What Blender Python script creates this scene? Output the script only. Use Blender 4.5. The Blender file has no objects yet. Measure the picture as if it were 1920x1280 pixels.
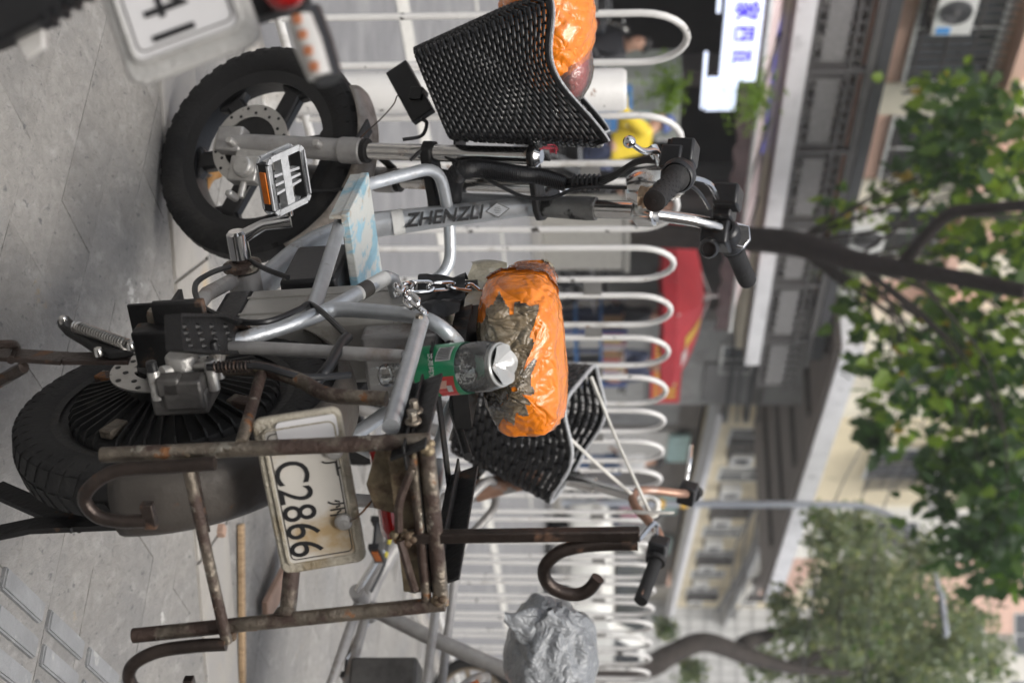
import bpy, bmesh, math, random
import numpy as np
from math import sin, cos, tan, pi, radians, atan, atan2, sqrt
from mathutils import Vector, Matrix
random.seed(7)
SC = bpy.context.scene
COL = SC.collection

# ------------------------------------------------------------------ camera
# The photograph was taken with the camera turned on its side: world up is the picture's right.
F_PX, HORIZON, CAM_H = 2750.0, 1150.0, 0.896
TH = atan((HORIZON - 960) / F_PX)
c_right = np.array([1.0, 0, 0]); c_fwd = np.array([0, cos(TH), -sin(TH)]); c_up = np.array([0, sin(TH), cos(TH)])
c_pos = np.array([0, 0, CAM_H])
cam_d = bpy.data.cameras.new('camera'); cam = bpy.data.objects.new('camera', cam_d); COL.objects.link(cam)
cam_d.sensor_fit = 'HORIZONTAL'; cam_d.sensor_width = 36.0; cam_d.lens = 36.0 * F_PX / 1920
cam_d.clip_start = 0.05; cam_d.clip_end = 500
X, Y, Z = c_up, -c_right, -c_fwd
cam.matrix_world = Matrix(((X[0], Y[0], Z[0], c_pos[0]), (X[1], Y[1], Z[1], c_pos[1]), (X[2], Y[2], Z[2], c_pos[2]), (0, 0, 0, 1)))
cam_d.dof.use_dof = True; cam_d.dof.focus_distance = 2.15; cam_d.dof.aperture_fstop = 4.9
SC.camera = cam

# ------------------------------------------------------------------ light
SUN_EL, SUN_AZ = radians(58), radians(166)      # azimuth clockwise from +Y: high behind the camera
w = bpy.data.worlds.new('World'); SC.world = w; w.use_nodes = True
nt = w.node_tree; bg = nt.nodes['Background']
sky = nt.nodes.new('ShaderNodeTexSky'); sky.sky_type = 'NISHITA'; sky.sun_disc = False
sky.sun_elevation = SUN_EL; sky.sun_rotation = SUN_AZ; sky.air_density = 1.0; sky.dust_density = 4.0; sky.ozone_density = 1.0
hs = nt.nodes.new('ShaderNodeHueSaturation'); hs.inputs['Saturation'].default_value = 0.35
nt.links.new(sky.outputs[0], hs.inputs['Color']); nt.links.new(hs.outputs[0], bg.inputs[0]); bg.inputs[1].default_value = 0.15
sun_d = bpy.data.lights.new('sun', 'SUN'); sun_d.energy = 1.5; sun_d.angle = radians(24); sun_d.color = (1.0, 0.96, 0.9)
sun = bpy.data.objects.new('sun', sun_d); COL.objects.link(sun)
sdir = Vector((sin(SUN_AZ) * cos(SUN_EL), cos(SUN_AZ) * cos(SUN_EL), sin(SUN_EL)))
sun.rotation_euler = sdir.to_track_quat('Z', 'Y').to_euler(); sun.location = (-3, -4, 12)
vs = SC.view_settings; vs.view_transform = 'Standard'; vs.look = 'None'; vs.gamma = 1.0; vs.exposure = 0.56; vs.use_curve_mapping = False

# ------------------------------------------------------------------ measuring helpers (points in the place from sight lines)
def ray(h, u): return (u - 640) / F_PX * c_right + (h - 960) / F_PX * c_up + c_fwd
def ground(h, u, z=0.0):
    d = ray(h, u); return c_pos + d * ((z - CAM_H) / d[2])
def at(h, u, dist):
    d = ray(h, u); return c_pos + d * (dist / d[1])
class Frame:
    """x forward, y left, z up; yaw degrees left of +Y, lean degrees to the left"""
    def __init__(s, o, yaw=0, lean=0):
        a, b = radians(yaw), radians(lean)
        f = np.array([-sin(a), cos(a), 0]); l = np.array([-cos(a), -sin(a), 0]); z = np.array([0, 0, 1.0])
        s.o = np.array(o, float); s.M = np.stack([f, cos(b) * l - sin(b) * z, cos(b) * z + sin(b) * l], 1)
    def w(s, p): return s.o + s.M @ np.asarray(p, float)
    def loc(s, p): return s.M.T @ (np.asarray(p, float) - s.o)
    def hit(s, h, u, y):
        d = s.M.T @ ray(h, u); c = s.M.T @ (c_pos - s.o); return c + d * ((y - c[1]) / d[1])
    def hitx(s, h, u, x):
        d = s.M.T @ ray(h, u); c = s.M.T @ (c_pos - s.o); return c + d * ((x - c[0]) / d[0])
    def hitz(s, h, u, z):
        d = s.M.T @ ray(h, u); c = s.M.T @ (c_pos - s.o); return c + d * ((z - c[2]) / d[2])
    def sub(s, A, rake, steer):
        r, t = radians(rake), radians(steer)
        ry = np.array([[cos(r), 0, -sin(r)], [0, 1, 0], [sin(r), 0, cos(r)]]); rz = np.array([[cos(t), -sin(t), 0], [sin(t), cos(t), 0], [0, 0, 1]])
        f = Frame((0, 0, 0)); f.o = s.w(A); f.M = s.M @ ry @ rz; return f
    def mat(s):
        m = s.M; o = s.o
        return Matrix(((m[0, 0], m[0, 1], m[0, 2], o[0]), (m[1, 0], m[1, 1], m[1, 2], o[1]), (m[2, 0], m[2, 1], m[2, 2], o[2]), (0, 0, 0, 1)))

# ------------------------------------------------------------------ mesh helpers
def V(*a): return np.array(a, float)
def unit(v): v = np.asarray(v, float); return v / (np.linalg.norm(v) + 1e-12)
def perp(t):
    t = unit(t); a = V(0, 0, 1) if abs(t[2]) < .9 else V(1, 0, 0)
    n = unit(np.cross(t, a)); return n, np.cross(t, n)
def curve(pts, k=6, closed=False):
    P = [np.asarray(p, float) for p in pts]; n = len(P); out = []
    rng = n if closed else n - 1
    for i in range(rng):
        if closed: p0, p1, p2, p3 = P[(i - 1) % n], P[i], P[(i + 1) % n], P[(i + 2) % n]
        else: p1, p2 = P[i], P[i + 1]; p0 = P[i - 1] if i else 2 * p1 - p2; p3 = P[i + 2] if i + 2 < n else 2 * p2 - p1
        for j in range(k):
            t = j / k
            out.append(.5 * (2 * p1 + (p2 - p0) * t + (2 * p0 - 5 * p1 + 4 * p2 - p3) * t * t + (3 * p1 - p0 - 3 * p2 + p3) * t ** 3))
    if not closed: out.append(P[-1])
    return out
def fillet(pts, r=.03, k=5):
    P = [np.asarray(p, float) for p in pts]; out = [P[0]]
    for i in range(1, len(P) - 1):
        a, b, c = P[i - 1], P[i], P[i + 1]; la, lc = np.linalg.norm(a - b), np.linalg.norm(c - b); d = min(r, la * .48, lc * .48)
        p, q = b + (a - b) / la * d, b + (c - b) / lc * d
        for j in range(k + 1):
            t = j / k; out.append((1 - t) ** 2 * p + 2 * t * (1 - t) * b + t * t * q)
    out.append(P[-1]); return out
class MB:
    def __init__(s): s.v = []; s.f = []
    def add(s, vs, fs):
        o = len(s.v); s.v += [tuple(map(float, p)) for p in vs]; s.f += [tuple(i + o for i in f) for f in fs]; return s
    def tube(s, pts, r, n=10, caps=True, closed=False, flat=1.0, up=None):
        P = [np.asarray(p, float) for p in pts]; m = len(P)
        rs = [r] * m if np.isscalar(r) else list(r)
        if len(rs) != m: rs = list(np.interp(np.linspace(0, 1, m), np.linspace(0, 1, len(rs)), rs))
        vs = []; nrm = None
        for i in range(m):
            if closed: t = unit(P[(i + 1) % m] - P[i - 1])
            else: t = unit(P[min(i + 1, m - 1)] - P[max(i - 1, 0)])
            if nrm is None: nrm = perp(t)[0] if up is None else unit(np.asarray(up, float) - np.dot(up, t) * t)
            else: nrm = unit(nrm - np.dot(nrm, t) * t)
            b = np.cross(t, nrm)
            for k in range(n):
                a = 2 * pi * k / n; vs.append(P[i] + rs[i] * (cos(a) * nrm + flat * sin(a) * b))
        fs = []
        for i in range(m if closed else m - 1):
            for k in range(n):
                a, b = i * n + k, i * n + (k + 1) % n; c, d = ((i + 1) % m) * n + (k + 1) % n, ((i + 1) % m) * n + k
                fs.append((a, b, c, d))
        if caps and not closed:
            fs.append(tuple(range(n - 1, -1, -1))); fs.append(tuple(range((m - 1) * n, m * n)))
        return s.add(vs, fs)
    def rod(s, a, b, r, n=10): return s.tube([a, b], r, n)
    def box(s, c, size, ax=None):
        c = np.asarray(c, float); ax = np.eye(3) if ax is None else np.asarray(ax, float)
        vs = [c + ax @ (np.array([x, y, z]) * np.asarray(size, float) / 2) for x in (-1, 1) for y in (-1, 1) for z in (-1, 1)]
        return s.add(vs, [(0, 1, 3, 2), (4, 6, 7, 5), (0, 4, 5, 1), (2, 3, 7, 6), (0, 2, 6, 4), (1, 5, 7, 3)])
    def bar(s, a, b, wd, th, up=(0, 0, 1)):
        a, b = np.asarray(a, float), np.asarray(b, float); t = b - a; L = np.linalg.norm(t); t = t / L
        n = unit(np.asarray(up, float) - np.dot(up, t) * t); m = np.cross(n, t)
        return s.box((a + b) / 2, (L, wd, th), np.stack([t, m, n], 1))
    def prism(s, poly, o, ex, ey, thick):
        """polygon in plane o + a*ex + b*ey, thickened both ways along the normal"""
        o, ex, ey = np.asarray(o, float), np.asarray(ex, float), np.asarray(ey, float); nz = unit(np.cross(ex, ey)); n = len(poly)
        vs = [o + a * ex + b * ey + nz * t for t in (-thick / 2, thick / 2) for a, b in poly]
        fs = [tuple(range(n - 1, -1, -1)), tuple(range(n, 2 * n))] + [(i, (i + 1) % n, n + (i + 1) % n, n + i) for i in range(n)]
        return s.add(vs, fs)
    def lathe(s, prof, o, axis, n=32, closed=False, a0=0.0, a1=2 * pi, ref=None):
        o = np.asarray(o, float); axis = unit(axis); e1, e2 = perp(axis)
        if ref is not None: e1 = unit(np.asarray(ref, float) - np.dot(ref, axis) * axis); e2 = np.cross(axis, e1)
        full = abs(a1 - a0 - 2 * pi) < 1e-6; m = len(prof); nn = n if full else n + 1; vs = []
        for k in range(nn):
            a = a0 + (a1 - a0) * k / n; d = cos(a) * e1 + sin(a) * e2
            for r, t in prof: vs.append(o + r * d + t * axis)
        fs = []
        for k in range(n):
            k2 = (k + 1) % nn
            for j in range(m if closed else m - 1):
                j2 = (j + 1) % m; fs.append((k * m + j, k2 * m + j, k2 * m + j2, k * m + j2))
        return s.add(vs, fs)
    def grid(s, fn, nu, nv, wrap=False):
        vs = [fn(i / nu, j / nv) for i in range(nu + (0 if wrap else 1)) for j in range(nv + 1)]; fs = []
        for i in range(nu):
            i2 = (i + 1) % nu if wrap else i + 1
            for j in range(nv): fs.append((i * (nv + 1) + j, i2 * (nv + 1) + j, i2 * (nv + 1) + j + 1, i * (nv + 1) + j + 1))
        return s.add(vs, fs)
    def sphere(s, c, r, n=16, m=10, ax=None):
        c = np.asarray(c, float); r = V(r, r, r) if np.isscalar(r) else np.asarray(r, float); ax = np.eye(3) if ax is None else ax
        return s.grid(lambda a, b: c + ax @ (r * V(sin(pi * b) * cos(2 * pi * a), sin(pi * b) * sin(2 * pi * a), cos(pi * b))), n, m, True)
    def mesh(s, name, smooth=40):
        me = bpy.data.meshes.new(name); me.from_pydata(s.v, [], s.f); me.update()
        bm = bmesh.new(); bm.from_mesh(me); bmesh.ops.recalc_face_normals(bm, faces=bm.faces); bm.to_mesh(me); bm.free()
        if smooth:
            me.polygons.foreach_set('use_smooth', [True] * len(me.polygons)); me.set_sharp_from_angle(angle=radians(smooth))
        return me
    def build(s, name, mat, parent=None, smooth=40, bevel=0.0, kind=None, label=None):
        me = s.mesh(name, smooth); me.materials.append(MAT[mat] if isinstance(mat, str) else mat)
        o = bpy.data.objects.new(name, me); COL.objects.link(o)
        if parent is not None: o.parent = parent
        if bevel:
            b = o.modifiers.new('bevel', 'BEVEL'); b.width = bevel; b.segments = 2; b.limit_method = 'ANGLE'; b.angle_limit = radians(50)
        if kind: o['kind'] = kind
        if label: o['label'] = label
        return o
def tag(o, label=None, cat=None, group=None, kind=None):
    if label: o['label'] = label
    if cat: o['category'] = cat
    if group: o['group'] = group
    if kind: o['kind'] = kind
    return o
def thing(name, label, cat, m=None, group=None):
    o = bpy.data.objects.new(name, None); COL.objects.link(o); o.empty_display_size = .1
    if m is not None: o.matrix_world = m.mat() if isinstance(m, Frame) else (m if isinstance(m, Matrix) else Matrix.Translation(Vector([float(c) for c in m])))
    return tag(o, label, cat, group)
def copy_tree(o, parent=None):
    c = o.copy(); COL.objects.link(c); c.parent = parent
    for ch in list(o.children): copy_tree(ch, c)
    return c
def text_obj(body, size, mat, parent, o, ex, ey, depth=.0008, name='lettering', sx=1.0, shear=0.0, bold=0.0):
    """lettering as a real raised mesh lying in the plane o + a*ex + b*ey, centred on o"""
    cu = bpy.data.curves.new('t', 'FONT'); cu.body = body; cu.size = size; cu.align_x = 'CENTER'; cu.align_y = 'CENTER'; cu.extrude = depth; cu.resolution_u = 4; cu.shear = shear; cu.offset = bold
    t = bpy.data.objects.new('t', cu); COL.objects.link(t); bpy.context.view_layer.update()
    me = bpy.data.meshes.new_from_object(t.evaluated_get(bpy.context.evaluated_depsgraph_get()))
    bpy.data.objects.remove(t); bpy.data.curves.remove(cu)
    ex, ey = unit(ex), unit(ey); ez = np.cross(ex, ey); o = np.asarray(o, float)
    for v in me.vertices: v.co = Vector(o + ex * v.co.x * sx + ey * v.co.y + ez * v.co.z)
    me.materials.clear(); me.materials.append(MAT[mat]); ob = bpy.data.objects.new(name, me); COL.objects.link(ob); ob.parent = parent
    return ob

# ------------------------------------------------------------------ materials
MAT = {}
def mk(name, col, rough=.5, metal=0.0, var=.25, vs=18, bump=0.0, bs=60, spots=None, coat=0.0, emit=None, alpha=None, trans=0.0, stretch=None, spec=None, ior=None, pos=False, rnd=0.0, crumple=None):
    """base colour with noise variation; spots = list of (colour, scale, threshold, softness, roughness, metal)"""
    m = bpy.data.materials.new(name); m.use_nodes = True; n = m.node_tree.nodes; L = m.node_tree.links; p = n['Principled BSDF']
    tc = n.new('ShaderNodeTexCoord'); co = tc.outputs['Object']
    if pos: co = n.new('ShaderNodeNewGeometry').outputs['Position']
    if stretch:
        mp = n.new('ShaderNodeMapping'); mp.inputs['Scale'].default_value = stretch; L.new(co, mp.inputs[0]); co = mp.outputs[0]
    def noise(sc, det=5):
        t = n.new('ShaderNodeTexNoise'); t.inputs['Scale'].default_value = sc; t.inputs['Detail'].default_value = det; t.inputs['Roughness'].default_value = .6; L.new(co, t.inputs['Vector']); return t.outputs[0]
    c4 = tuple(col) + (1,)
    nz = noise(vs)
    cr = n.new('ShaderNodeValToRGB'); cr.color_ramp.elements[0].position = .3; cr.color_ramp.elements[1].position = .7
    cr.color_ramp.elements[0].color = tuple(c * (1 - var) for c in col) + (1,); cr.color_ramp.elements[1].color = tuple(min(1, c * (1 + var)) for c in col) + (1,)
    L.new(nz, cr.inputs[0]); cur = cr.outputs[0]; rcur = None; mcur = None
    p.inputs['Roughness'].default_value = rough; p.inputs['Metallic'].default_value = metal
    for sp in (spots or []):
        sc, ssc, th, soft = sp[0], sp[1], sp[2], sp[3]
        r = n.new('ShaderNodeValToRGB'); r.color_ramp.elements[0].position = th; r.color_ramp.elements[1].position = min(1, th + soft); L.new(noise(ssc, 8), r.inputs[0])
        mx = n.new('ShaderNodeMix'); mx.data_type = 'RGBA'; L.new(r.outputs[0], mx.inputs[0]); L.new(cur, mx.inputs[6]); mx.inputs[7].default_value = tuple(sc) + (1,); cur = mx.outputs[2]
        if len(sp) > 4:
            a = n.new('ShaderNodeMix'); L.new(r.outputs[0], a.inputs[0]); a.inputs[3].default_value = sp[4]
            if rcur is None: a.inputs[2].default_value = rough
            else: L.new(rcur, a.inputs[2])
            rcur = a.outputs[0]
        if len(sp) > 5:
            a = n.new('ShaderNodeMix'); L.new(r.outputs[0], a.inputs[0]); a.inputs[3].default_value = sp[5]
            if mcur is None: a.inputs[2].default_value = metal
            else: L.new(mcur, a.inputs[2])
            mcur = a.outputs[0]
    if rnd:
        oi = n.new('ShaderNodeObjectInfo'); mr = n.new('ShaderNodeMapRange'); mr.inputs[3].default_value = 1 - rnd; mr.inputs[4].default_value = 1 + rnd; L.new(oi.outputs['Random'], mr.inputs[0])
        hv = n.new('ShaderNodeHueSaturation'); L.new(mr.outputs[0], hv.inputs['Value']); L.new(cur, hv.inputs['Color']); cur = hv.outputs[0]
    L.new(cur, p.inputs['Base Color'])
    if rcur is not None: L.new(rcur, p.inputs['Roughness'])
    if mcur is not None: L.new(mcur, p.inputs['Metallic'])
    if bump:
        b = n.new('ShaderNodeBump'); b.inputs['Strength'].default_value = bump; b.inputs['Distance'].default_value = .01; L.new(noise(bs, 6), b.inputs['Height']); L.new(b.outputs[0], p.inputs['Normal'])
    if crumple:
        hsum = None
        for q, amp in ((1.0, 1.0), (2.7, .45)):            # creases: folded noise gives sharp lines between smooth facets
            wn = n.new('ShaderNodeTexNoise'); wn.inputs['Scale'].default_value = crumple[0] * q; wn.inputs['Detail'].default_value = 1.5; wn.inputs['Distortion'].default_value = .8; L.new(co, wn.inputs['Vector'])
            s1 = n.new('ShaderNodeMath'); s1.operation = 'SUBTRACT'; s1.inputs[1].default_value = .5; L.new(wn.outputs[0], s1.inputs[0]); s2 = n.new('ShaderNodeMath'); s2.operation = 'ABSOLUTE'; L.new(s1.outputs[0], s2.inputs[0]); s3 = n.new('ShaderNodeMath'); s3.operation = 'MULTIPLY_ADD'; L.new(s2.outputs[0], s3.inputs[0]); s3.inputs[1].default_value = amp; s3.inputs[2].default_value = 0
            if hsum is not None: L.new(hsum, s3.inputs[2])
            hsum = s3.outputs[0]
        b2 = n.new('ShaderNodeBump'); b2.inputs['Strength'].default_value = crumple[1]; b2.inputs['Distance'].default_value = .9 / crumple[0]; L.new(hsum, b2.inputs['Height'])
        if bump: L.new(b.outputs[0], b2.inputs['Normal'])
        L.new(b2.outputs[0], p.inputs['Normal'])
    if coat: p.inputs['Coat Weight'].default_value = coat; p.inputs['Coat Roughness'].default_value = .12
    if trans: p.inputs['Transmission Weight'].default_value = trans
    if ior: p.inputs['IOR'].default_value = ior
    if alpha is not None: p.inputs['Alpha'].default_value = alpha
    if emit: p.inputs['Emission Color'].default_value = tuple(emit[0]) + (1,); p.inputs['Emission Strength'].default_value = emit[1]
    MAT[name] = m; return m
DUST = (.30, .28, .25)
mk('silver', (.46, .48, .50), .36, .55, .12, 30, .12, 90, [((.20, .17, .14), 22, .60, .12, .7, .2), ((.14, .10, .07), 70, .69, .05, .8, .1)], coat=.15)
mk('silver_dull', (.34, .33, .32), .5, .4, .2, 24, .15, 80, [((.19, .15, .12), 14, .55, .15, .75, .1)])
mk('alloy', (.50, .49, .47), .42, .75, .15, 40, .2, 120, [((.22, .20, .18), 35, .6, .1, .7, .3)])
mk('chrome', (.62, .61, .59), .16, 1.0, .08, 20, .03, 60, [((.30, .19, .11), 16, .60, .12, .55, .5)])
mk('chrome_clean', (.74, .74, .74), .14, 1.0, .06, 20)
mk('rust', (.20, .17, .135), .36, .75, .4, 34, .6, 60, [((.055, .034, .026), 16, .45, .08, .6, .2), ((.42, .39, .33), 30, .60, .05, .28, .9), ((.20, .085, .03), 34, .62, .05, .85, 0)])
mk('rust_dark', (.055, .042, .036), .35, .7, .4, 30, .25, 80, [((.13, .065, .035), 20, .58, .08, .8, .1), ((.26, .25, .23), 45, .68, .04, .3, .9)])
mk('rust_plate', (.24, .19, .12), .5, .5, .4, 25, .45, 60, [((.08, .05, .03), 18, .46, .12, .7, .2), ((.32, .13, .035), 14, .58, .10, .85, 0), ((.5, .47, .4), 30, .67, .04, .35, .7)])
mk('black_plastic', (.010, .010, .011), .38, 0, .3, 20, .1, 120, [((.04, .038, .035), 12, .62, .2, .7)])
mk('basket_plastic', (.008, .008, .009), .34, 0, .3, 30, .08, 160)
mk('rubber', (.008, .0075, .0075), .72, 0, .3, 14, .25, 140, [((.042, .038, .034), 9, .54, .25)])
mk('tyre_rear', (.014, .0135, .013), .72, 0, .3, 14, .25, 140, [((.055, .05, .045), 8, .52, .25)])
mk('black_metal', (.013, .0125, .0125), .5, .3, .3, 25, .2, 90, [((.09, .05, .03), 22, .62, .08, .8, 0)])
mk('motor', (.017, .0165, .016), .55, .3, .3, 25, .2, 90, [((.06, .054, .048), 20, .58, .1, .8)])
mk('mudguard', (.075, .066, .058), .5, .3, .2, 14, .15, 60, [((.07, .055, .045), 9, .50, .15, .75), ((.16, .08, .04), 20, .66, .08, .85)])
mk('mudguard_front', (.33, .30, .27), .42, .5, .2, 14, .15, 60, [((.17, .14, .11), 10, .52, .15, .75)])
mk('collar_grey', (.16, .16, .155), .5, .5, .3, 20, .2, 70, [((.02, .02, .02), 18, .50, .06, .6), ((.4, .4, .39), 30, .64, .06, .3)])
mk('alloy_dark', (.11, .105, .10), .5, .6, .25, 30, .2, 90)
mk('disc_steel', (.50, .49, .47), .32, .9, .12, 30, .1, 120, [((.20, .17, .14), 30, .63, .08, .7, .3)], stretch=(1, 1, 1))
mk('battery_shell', (.36, .345, .315), .45, .35, .12, 14, .08, 70, [((.22, .20, .175), 18, .58, .12, .7), ((.07, .06, .05), 120, .70, .03)])
mk('blue_board', (.25, .42, .50), .6, 0, .2, 8, .5, 40, [((.52, .53, .50), 9, .47, .06), ((.42, .38, .32), 16, .60, .04), ((.03, .22, .45), 5, .66, .03)], stretch=(1, 2.5, 1))
mk('wood', (.42, .29, .17), .7, 0, .25, 10, .3, 50, [((.30, .20, .11), 12, .52, .1)], stretch=(14, 2, 2))
mk('wood_red', (.36, .24, .18), .7, 0, .25, 14, .3, 50)
mk('orange_tape', (.80, .215, .010), .24, 0, .10, 10, .3, 40, [((.70, .17, .01), 14, .56, .1)], coat=.6, crumple=(13, .42))
mk('brown_tape', (.19, .145, .09), .2, 0, .4, 12, 1.0, 34, [((.26, .22, .16), 20, .55, .08), ((.05, .04, .03), 16, .6, .06)], coat=.7, crumple=(22, .9), stretch=(1, 1, .5))
mk('clear_film', (.6, .56, .5), .1, 0, .2, 12, 1.0, 40, alpha=.22, coat=.7)
mk('grey_film', (.34, .31, .23), .25, 0, .4, 14, .7, 50, [((.36, .34, .28), 20, .55, .06)], coat=.4)
mk('red_bundle', (.34, .035, .03), .3, 0, .3, 25, 1.0, 40, [((.5, .22, .17), 24, .6, .04)], coat=.5)
mk('plate_white', (.50, .475, .43), .4, 0, .06, 20, .05, 60, [((.36, .26, .14), 9, .50, .14), ((.30, .25, .2), 40, .66, .05)])
mk('plate_clean', (.66, .65, .65), .4, 0, .03, 20)
mk('plate_frame', (.42, .38, .30), .25, 0, .2, 30, .5, 220, [((.30, .24, .15), 12, .52, .12)], coat=.3, trans=.15)
mk('plate_frame_grey', (.47, .46, .44), .25, 0, .12, 30, .5, 260, coat=.3)
mk('ink', (.012, .012, .013), .5)
mk('ink_faded', (.05, .045, .04), .6)
mk('red_lens', (.35, .012, .012), .12, 0, .2, 20, coat=.5)
mk('clear_lens', (.62, .60, .57), .08, 0, .1, 30, .2, 90, coat=.6, alpha=.75)
mk('amber', (.55, .14, .01), .3, 0, .2, 40)
mk('led_amber', (.35, .13, .06), .3)
mk('reflector_grey', (.45, .46, .47), .35, .2, .15, 60, .4, 200)
mk('pet', (.85, .92, .92), .06, 0, .0, 20, .3, 50, alpha=.26, coat=.6)
mk('pet_base', (.75, .78, .78), .1, 0, .1, 30, .5, 60, alpha=.62, coat=.5)
mk('label_green', (.015, .27, .11), .3, 0, .15, 20, coat=.4)
mk('label_back', (.16, .50, .36), .3, 0, .15, 20, alpha=.92, coat=.3)
mk('label_red', (.55, .04, .035), .3, 0, .1, 40, coat=.4)
mk('label_pink', (.60, .35, .28), .4)
mk('white_paint', (.66, .65, .63), .4, 0, .06, 8, .15, 50, [((.42, .40, .37), 9, .57, .15), ((.05, .045, .04), 22, .635, .03), ((.2, .1, .05), 30, .68, .03)], coat=.1, pos=True)
mk('grey_plate', (.24, .235, .225), .5, .2, .15, 12, .1, 50)
mk('steel_spring', (.48, .46, .43), .28, 1.0, .15, 40, .1, 90, [((.2, .12, .07), 30, .64, .08, .7, .3)])
mk('copper_paint', (.34, .20, .14), .4, .4, .25, 25, .1, 80, [((.36, .34, .33), 10, .56, .1)])
mk('bag_grey', (.24, .25, .26), .32, .0, .3, 6, .3, 60, coat=.12, crumple=(13, .6))
mk('string_white', (.62, .60, .55), .7)
mk('string_red', (.42, .05, .07), .7)
mk('cloth_rag', (.40, .31, .22), .9, 0, .3, 40, .6, 90)
mk('cable', (.012, .012, .013), .38)
mk('cable_grey', (.10, .10, .10), .45)
mk('yellow_mark', (.62, .52, .05), .5)
mk('orange_sticker', (.62, .17, .05), .4, 0, .1, 40, 0, 60, [((.6, .45, .38), 60, .6, .05)])
mk('sticker_white', (.55, .55, .53), .4, 0, .1, 40)
mk('gold_rim', (.30, .25, .19), .4, .7, .2, 20)
def film(name, tint, haze, gloss, rough, bs, bump=.6):
    """thin clear plastic: mostly see-through, a little milky, mirror-like at grazing angles and along its creases"""
    m = bpy.data.materials.new(name); m.use_nodes = True; n = m.node_tree.nodes; L = m.node_tree.links; n.remove(n['Principled BSDF']); out = n['Material Output']
    tc = n.new('ShaderNodeTexCoord'); nz = n.new('ShaderNodeTexNoise'); nz.inputs['Scale'].default_value = bs; nz.inputs['Detail'].default_value = 4; L.new(tc.outputs['Object'], nz.inputs['Vector'])
    bp = n.new('ShaderNodeBump'); bp.inputs['Strength'].default_value = bump; bp.inputs['Distance'].default_value = .008; L.new(nz.outputs[0], bp.inputs['Height'])
    tr = n.new('ShaderNodeBsdfTransparent'); tr.inputs[0].default_value = tuple(tint) + (1,)
    df = n.new('ShaderNodeBsdfDiffuse'); df.inputs[0].default_value = (.7, .7, .68, 1); gl = n.new('ShaderNodeBsdfGlossy'); gl.inputs['Roughness'].default_value = rough
    fr = n.new('ShaderNodeFresnel'); fr.inputs[0].default_value = gloss; L.new(bp.outputs[0], fr.inputs['Normal']); L.new(bp.outputs[0], gl.inputs['Normal'])
    a = n.new('ShaderNodeMixShader'); a.inputs[0].default_value = haze; L.new(tr.outputs[0], a.inputs[1]); L.new(df.outputs[0], a.inputs[2])
    b = n.new('ShaderNodeMixShader'); L.new(fr.outputs[0], b.inputs[0]); L.new(a.outputs[0], b.inputs[1]); L.new(gl.outputs[0], b.inputs[2]); L.new(b.outputs[0], out.inputs[0]); MAT[name] = m
film('pet', (.96, .99, .98), .10, 1.75, .04, 30, .3); film('pet_base', (.94, .97, .96), .50, 2.2, .05, 30, .15); film('clear_film', (.93, .90, .86), .10, 1.6, .08, 45, 1.0)
# ------------------------------------------------------------------ the setting: ground, pavement, road, railing
mk('paver', (.262, .252, .236), .72, 0, .15, 55, .7, 110, [((.21, .208, .205), 4, .45, .25), ((.33, .32, .305), 22, .55, .14), ((.13, .13, .13), 60, .60, .10), ((.50, .49, .47), 5, .655, .02), ((.36, .25, .11), 6, .66, .08)], pos=True, rnd=.09, stretch=(1.0, .5, 1))
mk('granite', (.37, .35, .32), .65, 0, .12, 12, .3, 120, [((.32, .31, .30), 6, .5, .15), ((.45, .36, .24), 5, .60, .12), ((.2, .2, .2), 120, .64, .05)], pos=True, rnd=.05, stretch=(.6, 1, 1))
mk('grout', (.19, .185, .175), .9, 0, .3, 20, pos=True)
mk('asphalt', (.20, .20, .205), .8, 0, .12, 6, .4, 160, [((.26, .26, .26), 3, .5, .2), ((.12, .12, .12), 160, .60, .06)], pos=True)
mk('road_paint', (.52, .51, .47), .7, 0, .12, 8, .2, 90, [((.28, .28, .28), 20, .60, .08)], pos=True)
mk('far_paving', (.34, .33, .31), .8, 0, .15, 4, pos=True)
mk('earth', (.22, .21, .19), .9, 0, .2, 2, pos=True)
mk('tactile', (.25, .255, .26), .75, 0, .15, 12, .4, 110, [((.36, .36, .35), 20, .6, .08)], pos=True, rnd=.05)
STREET = radians(32); e1 = V(sin(STREET), cos(STREET), 0); e2 = V(-cos(STREET), sin(STREET), 0); ez = V(0, 0, 1)
FB = V(-.70, 3.60, 0)                                   # a point on the railing line
def street(s, n, z=0.0): return FB + e1 * s + e2 * n + ez * z
def strip(name, s0, s1, n0, n1, z, mat, step=1, parent=None):
    m = MB(); k = step
    for i in range(k):
        a, b = s0 + (s1 - s0) * i / k, s0 + (s1 - s0) * (i + 1) / k
        m.add([street(a, n0, z), street(b, n0, z), street(b, n1, z), street(a, n1, z)], [(0, 1, 2, 3)])
    o = m.build(name, mat, parent, smooth=0); o['kind'] = 'structure'; return o
g = MB(); g.add([(-260, -150, -.17), (260, -150, -.17), (260, 350, -.17), (-260, 350, -.17)], [(0, 1, 2, 3)])
tag(g.build('ground', 'earth', smooth=0), kind='structure')
strip('road', -60, 160, .12, 8.2, -.12, 'asphalt')
pave = strip('pavement', -40, 160, -14, .0, -.006, 'grout')
strip('far_pavement', -60, 160, 8.35, 30, .0, 'far_paving')
for nm, n0, n1 in (('kerb', .0, .12), ('far_kerb', 8.2, 8.35)):
    k = MB()
    for i in range(90): k.box(street(-20 + i * 1.0, (n0 + n1) / 2, -.06), (.992, n1 - n0, .125), np.stack([e1, e2, ez], 1))
    tag(k.build(nm, 'granite', bevel=.01), kind='structure')
m = MB(); m.add([street(-2, 2.45, -.116), street(30, 2.45, -.116), street(30, 2.75, -.116), street(-2, 2.75, -.116)], [(0, 1, 2, 3)])
tag(m.build('lane_marking', 'road_paint', smooth=0), kind='structure')
m = MB()
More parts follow.
